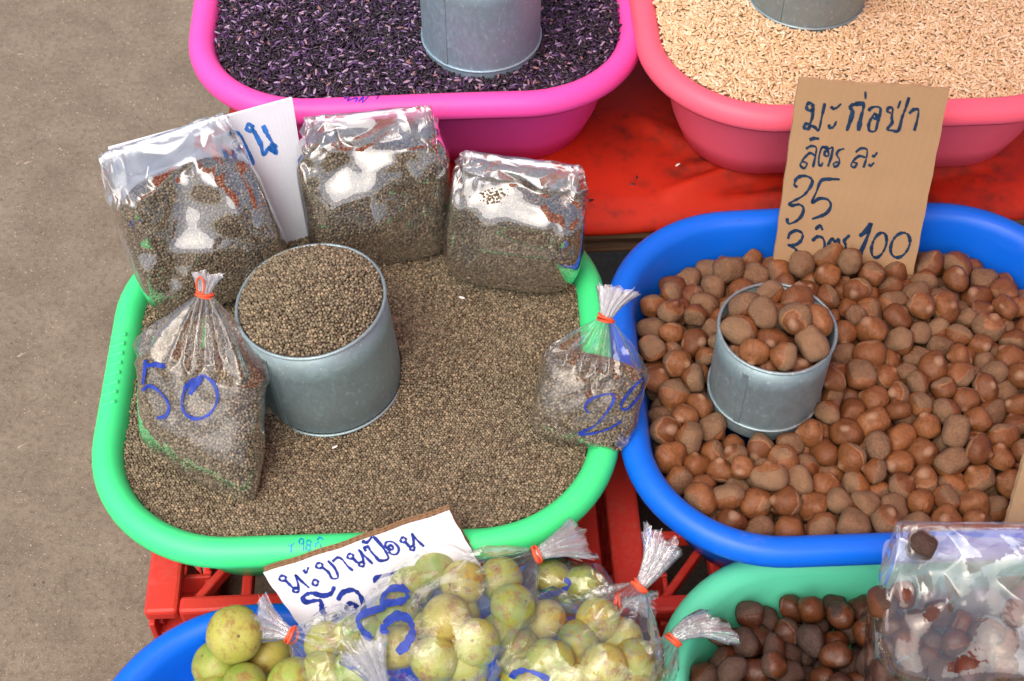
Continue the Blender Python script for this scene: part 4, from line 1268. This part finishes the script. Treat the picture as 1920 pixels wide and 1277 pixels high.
def rubber_band(parent, zn, r, seed, loop=True):
    q = np.random.default_rng(seed); V, F = [], []
    def tube(path, rt, closed=True):
        n = 7; K = len(path); b0 = len(V)
        for k in range(K):
            p = np.array(path[k]); a = np.array(path[(k + 1) % K] if closed or k < K - 1 else path[k]); b = np.array(path[k - 1] if closed or k > 0 else path[k])
            t = a - b; t = t / (np.linalg.norm(t) + 1e-9)
            u = np.cross(t, (0.13, .21, 1.0)); u /= np.linalg.norm(u) + 1e-9; w = np.cross(t, u)
            for j in range(n):
                th = 2 * PI * j / n; V.append(tuple(p + rt * (u * math.cos(th) + w * math.sin(th))))
        for k in range(K if closed else K - 1):
            for j in range(n): F.append((b0 + k * n + j, b0 + k * n + (j + 1) % n, b0 + ((k + 1) % K) * n + (j + 1) % n, b0 + ((k + 1) % K) * n + j))
    for i in range(3):
        tl_ = q.normal(0, .0010, 2)
        tube([((r + .0006 * (i % 2)) * math.cos(t), (r + .0006 * (i % 2)) * math.sin(t), zn + (i - 1) * .0016 + tl_[0] * math.cos(t) + tl_[1] * math.sin(t)) for t in np.linspace(0, 2 * PI, 22)[:-1]], .0011)
    if loop:
        a = -PI / 2 + q.uniform(-.3, .3)
        ex = np.array((math.cos(a), math.sin(a), 0)); sx = np.array((-math.sin(a), math.cos(a), 0))
        tube([tuple(ex * (r + .0010 + .0025 * math.sin(t / 2) ** 2) + sx * .0036 * math.sin(t) + np.array((0, 0, zn + .001 + .0075 * (1 - math.cos(t))))) for t in np.linspace(0, 2 * PI, 20)[:-1]], .0009)
    m = mesh('rubber_band', V, F, MAT['band'], True)
    o = bpy.data.objects.new('rubber_band', m); COL.objects.link(o); o.parent = parent
    return o
def film_tail(parent, zn, r, length, spread, flat, bend, seed, layers=3):
    """the gathered open end above the band: nested pleated fans"""
    for L_ in range(layers):
        q = np.random.default_rng(seed + 7 * L_); N = 26; rings = []
        al = np.where(np.arange(N) % 2 == 0, 1.0, -1.0) * q.uniform(.5, 1.2, N)
        pj = q.normal(0, .25, N)
        for k, t in enumerate((0, .08, .25, .5, .75, 1.0)):
            rr = (r - .0008) * (1 - .25 * L_) * (1 - t) + (r + spread * (t ** .8)) * t * (1 - .12 * L_) + .0004
            row = []
            for j in range(N):
                th = 2 * PI * j / N
                pl = 1 + .20 * al[j] * min(1, t * 3)
                zz = zn + length * t * (1 + .34 * pj[j] * t) * (1 - .05 * L_)
                row.append((rr * pl * math.cos(th) + bend[0] * t * t * length, rr * flat * (1 + .40 * al[(j * 3) % N] * min(1, t * 3)) * math.sin(th) + bend[1] * t * t * length, zz))
            rings.append(row)
        film_mesh('gathered_top', rings, MAT['film_knot'] if length < .03 else MAT['film_tail'], None, parent, 0, 1, False, 1, seed + L_)

def tied_bag(base, neck, yaw, label, seed, radius, tail=(.034, .014, .5, (0, 0)), pleat_from=.60, levels=18, mat=None, r_neck=.0062, band=True, name='plastic_bag', N=30, am0=.0010, skew=0.):
    """radius(z, theta) -> distance from the axis; z runs from 0 at the base to the neck"""
    q = np.random.default_rng(seed)
    base, neck = Vector(base), Vector(neck); Ln = (neck - base).length
    M = frame_from(base, neck - base, yaw)
    root = empty(name, M); tag(root, label, 'bag', 'clear plastic bags of the stall')
    rings = []
    al = np.where(np.arange(N) % 2 == 0, 1.0, -1.0) * q.uniform(.3, 1.3, N)
    for k in range(levels):
        t = k / (levels - 1); z = Ln * t; row = []
        for j in range(N):
            th = 2 * PI * j / N
            rr = radius(z, th) + .0022
            if t > pleat_from:
                u = (t - pleat_from) / (1 - pleat_from)
                r0 = radius(Ln * pleat_from, th) + .0022
                rr = r0 * (1 - u ** 1.25) + r_neck * u ** 1.25
                rr *= 1 + .26 * al[j] * math.sin(PI * min(1, u * .85 + .08)) ** 1.2
            am = am0 if t < pleat_from * .75 else .0022 * (1 - t)
            rr = max(r_neck * .7, rr + q.normal() * am)
            row.append((rr * math.cos(th), rr * math.sin(th), z - skew * rr * math.cos(th) * (1 - t) + q.normal() * am))
        rings.append(row)
    tf = int(levels * pleat_from * .85)
    f = film_mesh('clear_film', rings, mat or MAT['film'], M, root, 0.0, tf, True, 2, seed)
    if band: rubber_band(root, Ln, r_neck + .0008, seed, seed == 41)
    film_tail(root, Ln, r_neck, tail[0], tail[1], tail[2], tail[3], seed + 3)
    bpy.context.view_layer.update()
    return root, f, M, Ln

def pillow(Wd, Dp, Ln, pw=2.8, corner=.012):
    def rad(z, th):
        t = z / Ln
        w = Wd / 2 * (1 - .10 * max(0, (corner - z) / corner) ** 2) * (1 + .03 * math.sin(4 * t))
        d = Dp / 2 * math.sqrt(min(1, .10 + z / .045))
        c, s = abs(math.cos(th)) / w, abs(math.sin(th)) / d
        return (c ** pw + s ** pw) ** (-1 / pw)
    return rad
def tied_seed_bag(base, neck, yaw, Wd, Dp, fill, label, slabel, seed, tail, skew=0.):
    Ln = (Vector(neck) - Vector(base)).length
    rad = pillow(Wd, Dp, Ln)
    root, f, M, Ln = tied_bag(base, neck, yaw, label, seed, rad, tail, pleat_from=fill - .02, skew=skew)
    cr = []
    for z in np.linspace(.003, Ln * fill, 18):
        cr.append([((rad(z, t) - .0020) * math.cos(t), (rad(z, t) - .0020) * math.sin(t), z - skew * (rad(z, t) - .002) * math.cos(t) * (1 - z / Ln)) for t in np.linspace(0, 2 * PI, 41)[:-1]])
    for u in (.3, .55, .8, .95):
        s_ = math.cos(u * PI / 2); z = Ln * fill + .012 * math.sin(u * PI / 2)
        cr.append([((rad(Ln * fill, t) - .0020) * s_ * math.cos(t), (rad(Ln * fill, t) - .002) * s_ * math.sin(t), z - skew * (rad(Ln * fill, t) - .002) * s_ * math.cos(t) * (1 - fill)) for t in np.linspace(0, 2 * PI, 41)[:-1]])
    seed_body(M, cr, slabel, seed + 60)
    return root, f
B1, fB1 = tied_seed_bag(at(372, 898, .430), at(384, 552, .550), R(-20), .112, .054, .62, 'tied clear bag of seeds marked 50 at the left of the green tub', 'grey-brown seeds in the tied bag marked 50', 41, (.018, .007, .7, (.15, 0)), .38)
B2, fB2 = tied_seed_bag(at(1084, 832, .436), at(1136, 598, .512), R(4), .090, .046, .60, 'tied clear bag of seeds marked 20 resting between the green and blue tubs', 'grey-brown seeds in the tied bag marked 20', 43, (.028, .011, .7, (.2, .1)))
hB1 = mesh_hit(fB1)
strokes('marker_number', [([(585, 598), (530, 620), (496, 670), (484, 735), (505, 790), (560, 812), (622, 785), (660, 712), (640, 634), (590, 596)], 1.0), ([(500, 650), (530, 640), (565, 612), (585, 604), (545, 650), (520, 690)], 1.7),
        ([(400, 552), (350, 540), (308, 548)], 1.4), [(304, 515), (298, 580), (290, 640)], [(288, 672), (320, 648), (372, 676), (418, 742), (402, 796), (360, 808)]], 15, hB1, MAT['ink_blue'], B1, 160, 480, 2.66, .0009)
hB2 = mesh_hit(fB2)
strokes('marker_number', [[(462, 936), (434, 908), (466, 860), (540, 832), (600, 828), (606, 868), (570, 930), (500, 1010), (402, 1060), (480, 1060), (580, 1030), (652, 988)], [(788, 726), (720, 790), (660, 870), (652, 910), (690, 914), (742, 858), (776, 800), (788, 740)]], 14, hB2, MAT['ink_blue'], B2, 960, 480, 3.193, .0009)

# ---------------------------------------------------------------- gooseberries
def amla_mesh(seed):
    q = np.random.default_rng(seed); bm = bmesh.new(); bmesh.ops.create_uvsphere(bm, u_segments=24, v_segments=16, radius=1)
    ph = q.uniform(0, 6)
    for v in bm.verts:
        d = v.co.normalized(); a = math.atan2(d.y, d.x)
        rr = 1 + .014 * math.cos(6 * a + ph) * (1 - d.z * d.z) + .02 * math.sin(2 * a + ph) * (1 - d.z * d.z)
        z = d.z * .93
        if abs(d.z) > .9: z -= math.copysign(.10 * ((abs(d.z) - .9) / .1) ** 1.5, d.z)
        v.co = Vector((d.x * rr, d.y * rr, z)) * .0225
    m = bpy.data.meshes.new('gooseberry'); bm.to_mesh(m); bm.free()
    m.polygons.foreach_set('use_smooth', [True] * len(m.polygons)); m.materials.append(MAT['amla']); return m
AML = [amla_mesh(300 + i) for i in range(4)]
sv, sf = revolve([(a * .0225, b_ * .0225) for (a, b_) in ((.05, .78), (.06, .835), (.04, .85), (.02, .853))], 8, False, True)
STEM = mesh('stem', sv, sf, MAT['stem'])
qa = np.random.default_rng(77)
def amla(p, r, label, group):
    M = Matrix.Translation(p) @ Euler((qa.normal(0, .9), qa.normal(0, .9), qa.uniform(0, 6))).to_matrix().to_4x4() @ Matrix.Scale(r / .0225, 4)
    o = link('gooseberry', AML[int(qa.integers(4))], None, M); tag(o, label, 'fruit', group)
    s_ = bpy.data.objects.new('stem', STEM); COL.objects.link(s_); s_.parent = o
    return o
LOOSE = [(440, 1190, .402, .0245, 'large yellow-green gooseberry on top, beside the red crate corner'), (407, 1247, .375, .0222, 'loose green gooseberry at the left, under the large top one'),
         (503, 1232, .362, .0220, 'loose green gooseberry below the knot of the small bag'), (462, 1290, .382, .0215, 'loose yellow gooseberry cut by the bottom edge, second from the left'),
         (548, 1282, .388, .0225, 'loose brownish gooseberry at the bottom edge beside the small tied bag'), (402, 1300, .370, .0215, 'loose gooseberry at the lower left, cut by the bottom edge')]
for (px_, py_, z_, r_, lab) in LOOSE: amla(at(px_, py_, z_), r_, lab, 'loose gooseberries in the blue tub')
for (x_, y_, z_) in [(-.235, .42, .335), (-.20, .47, .335), (-.15, .455, .33), (-.10, .50, .335), (-.05, .46, .335), (0., .50, .335), (.04, .45, .335), (-.17, .52, .335), (-.06, .54, .338)]:
    amla(Vector((x_, y_, z_)), .0225, 'gooseberry lying deep in the blue tub under the bags', 'gooseberries under the bags')

def sphere_radius(spheres, Ln, smooth_=True):
    tab = {}
    def rad(z, th):
        key = (round(z, 5), round(th, 4))
        if key in tab: return tab[key]
        vals = []
        for dt in np.linspace(-.55, .55, 7):
            for dz in (-.010, 0, .010):
                best = .008; c, s = math.cos(th + dt), math.sin(th + dt)
                for (x, y, zz, r) in spheres:
                    h2 = r * r - (z + dz - zz) ** 2
                    if h2 <= 0: continue
                    b = x * c + y * s; disc = b * b - (x * x + y * y - h2)
                    if disc > 0: best = max(best, b + math.sqrt(disc))
                vals.append((best * math.cos(dt * .9), abs(dt)))
        v = max(a for a, _ in vals) * .45 + .55 * max(a for a, d in vals if d < .2)
        tab[key] = v; return v
    return rad
def amla_bag(base, neck, fruits, label, flabel, seed, tail, yaw=0., pf=.72):
    base, neck = Vector(base), Vector(neck); Ln = (neck - base).length
    M = frame_from(base, neck - base, yaw); Mi = M.inverted(); sp = []
    for (px_, py_, z_, r_) in fruits:
        r_ *= .89; p = at(px_, py_, z_); amla(p, r_, flabel, flabel.replace('gooseberry', 'gooseberries'))
        l = Mi @ p; sp.append((l.x, l.y, l.z, r_ + .0008))
    rad = sphere_radius(sp, Ln)
    return tied_bag(base, neck, yaw, label, seed, rad, tail, pleat_from=pf, levels=17, N=32, am0=.0018, mat=MAT['film_fruit'])
r0 = .0225
C1 = amla_bag(at(655, 1205, .395), at(1006, 1040, .437), [(815, 1066, .418, .0215), (868, 1094, .425, r0), (962, 1138, .420, r0), (836, 1160, .428, .0235), (892, 1206, .424, .023), (815, 1238, .420, .023), (745, 1148, .418, r0), (742, 1215, .418, r0), (938, 1085, .412, .022), (772, 1100, .410, .022), (700, 1190, .408, .022), (862, 1145, .408, .022), (940, 1190, .405, .022), (780, 1180, .405, .023), (870, 1255, .405, .024)],
     'large tied bag of gooseberries with blue marker, its knot by the green rim', 'gooseberry inside the large bag with blue marker', 51, (.042, .013, .6, (.15, .35)))
C2 = amla_bag(at(1020, 1320, .375), at(1199, 1100, .428), [(1020, 1166, .395, .0225), (1122, 1164, .402, .023), (972, 1218, .395, .0225), (1032, 1240, .408, .0235), (1132, 1252, .410, .0235), (1192, 1240, .400, .022), (1085, 1205, .398, .022), (1075, 1290, .400, .024), (980, 1280, .395, .024), (1165, 1200, .392, .022), (1075, 1250, .385, .024), (1180, 1290, .392, .023)],
     'tied bag of gooseberries with its gathered top standing upright before the dark crate', 'gooseberry inside the bag with the upright gathered top', 53, (.044, .012, .65, (-.22, .15)), pf=.68)
C3 = amla_bag(at(735, 1265, .385), at(546, 1190, .400), [(612, 1206, .392, .0215), (664, 1196, .396, .0215), (604, 1262, .392, .022), (668, 1258, .398, .022)],
     'small tied bag of gooseberries at the left with its knot pointing left', 'gooseberry inside the small bag at the left', 55, (.036, .016, .6, (0, 0)), pf=.60)
C4 = amla_bag(at(1140, 1340, .372), at(1262, 1200, .398), [(1180, 1290, .385, .0215), (1140, 1330, .385, .022), (1215, 1265, .380, .019)],
     'tied bag of gooseberries whose gathered top lies over the mint green rim', 'gooseberry inside the bag tied over the mint rim', 57, (.038, .013, .7, (.6, .2)), pf=.62)
C6 = amla_bag(at(985, 1110, .380), at(1160, 1128, .398), [(1035, 1088, .385, .0205), (1095, 1100, .388, .0215), (1060, 1120, .372, .021)],
     'bag of gooseberries half hidden behind the two larger bags', 'gooseberry inside the half hidden bag at the back', 59, (.03, .012, .5, (0, 0)), pf=.70)
C5 = amla_bag(at(790, 1420, .375), at(722, 1296, .418), [(745, 1345, .395, .022), (775, 1375, .392, .022)],
     'bag at the bottom edge showing only its pale gathered top', 'gooseberry in the bag at the bottom edge', 61, (.042, .013, .6, (0, .1)), pf=.6)
hC1 = mesh_hit(C1[1])
strokes('marker_number', [([(318, 462), (290, 440), (232, 446), (196, 488), (212, 510), (290, 500), (322, 472)], 1.0), [(212, 528), (112, 560), (82, 592), (104, 640), (146, 682)], ([(206, 612), (262, 572), (318, 586), (338, 640), (312, 700), (268, 742)], 1.3), [(206, 612), (200, 640), (226, 650)]], 30, hC1, MAT['ink_blue'], C1[0], 640, 930, 2.526, .0010)
hC2 = mesh_hit(C2[1])
strokes('marker_number', [[(800, 880), (822, 842), (872, 826), (930, 842), (984, 872)]], 26, hC2, MAT['ink_blue'], C2[0], 640, 930, 2.526, .0010)
hC6 = mesh_hit(C6[1])
strokes('marker_number', [[(944, 458), (1010, 462), (1072, 432), (1080, 408), (1056, 396)]], 22, hC6, MAT['ink_blue'], C6[0], 640, 930, 2.526, .0010)

# ---------------------------------------------------------------- folded bag of dark nuts at the lower right
D1, fD1, MD1 = folded_bag(at(1826, 1345, .385), R(-4), R(34), R(-3), .172, .075, .075, .172, .026, 'folded clear bag of dark nuts at the lower right corner', 71, None, MAT['film_thick'])
MDi = MD1.inverted()
V, F = [], []  # added sheet behind the nuts, standing for the film's milky reflection haze
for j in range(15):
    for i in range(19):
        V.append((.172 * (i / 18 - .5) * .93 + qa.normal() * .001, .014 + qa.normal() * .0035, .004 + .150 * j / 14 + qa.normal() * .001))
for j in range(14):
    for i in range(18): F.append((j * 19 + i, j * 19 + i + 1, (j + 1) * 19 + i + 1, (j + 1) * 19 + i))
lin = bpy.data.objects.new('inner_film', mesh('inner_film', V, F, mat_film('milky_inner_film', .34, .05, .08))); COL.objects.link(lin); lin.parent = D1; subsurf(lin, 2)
for (px_, py_, dpt, lab) in [(1726, 1024, -.006, 'dark nut stuck high in the folded bag, near its top left'), (1690, 1118, .0, 'dark nut at the left side of the folded bag'), (1720, 1168, -.012, 'two-toned dark nut in the middle left of the folded bag'),
        (1668, 1165, .0, 'dark nut at the left edge of the folded bag'), (1672, 1215, .0, 'dark nut low at the left edge of the folded bag'), (1790, 1208, -.016, 'dark nut in the centre of the folded bag'),
        (1735, 1232, -.014, 'dark nut below the centre of the folded bag'), (1818, 1252, -.016, 'dark nut near the bottom edge in the folded bag'), (1710, 1262, -.014, 'dark nut at the bottom left of the folded bag'),
        (1655, 1130, -.010, 'dark nut against the left edge of the folded bag, beside the mint wall'), (1762, 1150, -.020, 'brown nut above the centre of the folded bag'), (1850, 1185, -.020, 'dark nut right of the centre in the folded bag'),
        (1700, 1205, -.018, 'brown nut lower left in the folded bag'), (1765, 1255, -.020, 'brown nut low in the middle of the folded bag'), (1660, 1262, -.010, 'brown nut at the bottom left corner of the folded bag'), (1850, 1290, -.016, 'dark nut cut by the bottom edge, right in the folded bag'),
        (1800, 1290, -.020, 'brown nut cut by the bottom edge, middle of the folded bag'), (1690, 1290, -.018, 'dark nut cut by the bottom edge, left in the folded bag'), (1838, 1222, -.020, 'brown nut touching the dark one, lower centre of the folded bag'),
        (1885, 1205, -.018, 'dark nut low at the right side of the folded bag'), (1905, 1290, -.018, 'brown nut in the very corner of the folded bag'), (1742, 1200, -.004, 'dark nut sunk behind others in the folded bag'), (1800, 1170, -.004, 'dark nut far back above the centre of the folded bag'),
        (1880, 1250, -.012, 'dark nut at the bottom right of the folded bag'), (1770, 1285, -.014, 'dark nut cut by the bottom edge in the folded bag'), (1900, 1150, -.004, 'dark nut at the right edge of the folded bag')]:
    o_, d_ = MDi @ ORG, (MDi.to_3x3() @ ray(px_, py_))
    p = MD1 @ (o_ + d_ * ((dpt - o_.y) / d_.y))
    o = link('roasted_nut', DARK[int(qa.integers(len(DARK)))], None, Matrix.Translation(p) @ Euler(tuple(qa.uniform(0, 6, 3))).to_matrix().to_4x4() @ Matrix.Scale(.86, 4))
    tag(o, lab, 'nut', 'dark nuts in the folded bag')

# ---------------------------------------------------------------- stray grains
def grain(px_, py_, z_, L_, mat, label, rz, group):
    bm = bmesh.new(); bmesh.ops.create_icosphere(bm, subdivisions=2, radius=1)
    for v in bm.verts: v.co = Vector((v.co.x * L_, v.co.y * L_ * .36, v.co.z * L_ * .3))
    m = bpy.data.meshes.new('rice_grain'); bm.to_mesh(m); bm.free(); m.materials.append(mat); m.polygons.foreach_set('use_smooth', [True] * len(m.polygons))
    o = link('rice_grain', m); o.location = at(px_, py_, z_); o.rotation_euler = (0, 0, rz); tag(o, label, 'grain', group)
whiter = mat_simple('white_grain', (.78, .74, .68), .45, .1, 200)
blackg = mat_simple('dark_grain', (.02, .012, .02), .4, .2, 200)
for a in [(788, 556, .4275, .0036, whiter, 'white rice grain on the seeds right of the large tin', 1.2, 'stray white grains on the seeds'), (866, 558, .4275, .0036, whiter, 'white rice grain on the seeds before the folded bags', -.3, 'stray white grains on the seeds'),
          (628, 838, .4265, .0030, whiter, 'white rice grain on the seeds just below the large tin', .5, 'stray white grains on the seeds'),
          (1194, 333, .409, .0042, blackg, 'black grain on the red cloth between the tubs, the upper one', 1.3, 'stray black grains on the red cloth'), (1186, 346, .409, .0042, blackg, 'black grain on the red cloth between the tubs, the lower one', .1, 'stray black grains on the red cloth'),
          (1107, 375, .409, .0040, blackg, 'black grain on the red cloth beside the folded bag', .3, 'stray black grains on the red cloth'),
          (1271, 309, .409, .0036, whiter, 'pale grain on the red cloth near the coral tub', .7, 'stray pale grains on the red cloth'), (1335, 332, .409, .0036, whiter, 'pale grain on the red cloth under the coral tub', .2, 'stray pale grains on the red cloth'),
          (1100, 283, .409, .0036, whiter, 'pale grain on the red cloth beside the pink tub', 2., 'stray pale grains on the red cloth')]:
    grain(*a)
bpy.context.view_layer.update()

# ---------------------------------------------------------------- the red market umbrella that shades the stall
def mat_canopy():
    m, nt, out = newmat('red_canopy'); b = NB(nt); co = b.coords()
    n = b.noise(co, 3, 4)
    c = b.mix(n, (.72, .045, .015), (.80, .09, .03))
    df = b.n('ShaderNodeBsdfDiffuse'); b.l(c, df.inputs[0]); tr = b.n('ShaderNodeBsdfTranslucent'); b.l(c, tr.inputs[0])
    mx = b.n('ShaderNodeMixShader'); mx.inputs[0].default_value = .6; b.l(df.outputs[0], mx.inputs[1]); b.l(tr.outputs[0], mx.inputs[2])
    b.l(mx.outputs[0], out.inputs[0]); return m
cm = mat_canopy()
UC = Vector((1.12, .62, 0)); UR, UZ = 1.25, 2.15
um = empty('market_umbrella', Matrix.Translation(UC)); tag(um, 'red market umbrella shading the stall from the right', 'umbrella')
pv, pf_ = revolve([(.02, 0), (.02, UZ + .42)], 16, True, True); obj('pole', pv, pf_, MAT['wood'], um)
for k in range(8):
    a0, a1 = 2 * PI * k / 8, 2 * PI * (k + 1) / 8; V, F = [], []
    for i in range(9):
        for j in range(7):
            t, u = i / 8, j / 6; a = a0 + (a1 - a0) * u
            rr = UR * t * (math.cos(PI / 8) / math.cos(a - (a0 + a1) / 2)); V.append((rr * math.cos(a), rr * math.sin(a), UZ + .42 * (1 - t ** 1.3) - .03 * t * math.sin(PI * u)))
    for i in range(8):
        for j in range(6): F.append((i * 7 + j, i * 7 + j + 1, (i + 1) * 7 + j + 1, (i + 1) * 7 + j))
    obj('canopy_panel', V, F, cm, um)
    rv, rf = revolve([(.006, 0), (.006, UR)], 6, True, True)
    o = obj('rib', rv, rf, MAT['wood'], um); o.location = (0, 0, UZ + .40); o.rotation_euler = (0, PI / 2 + .34, a0)
bpy.context.view_layer.update()
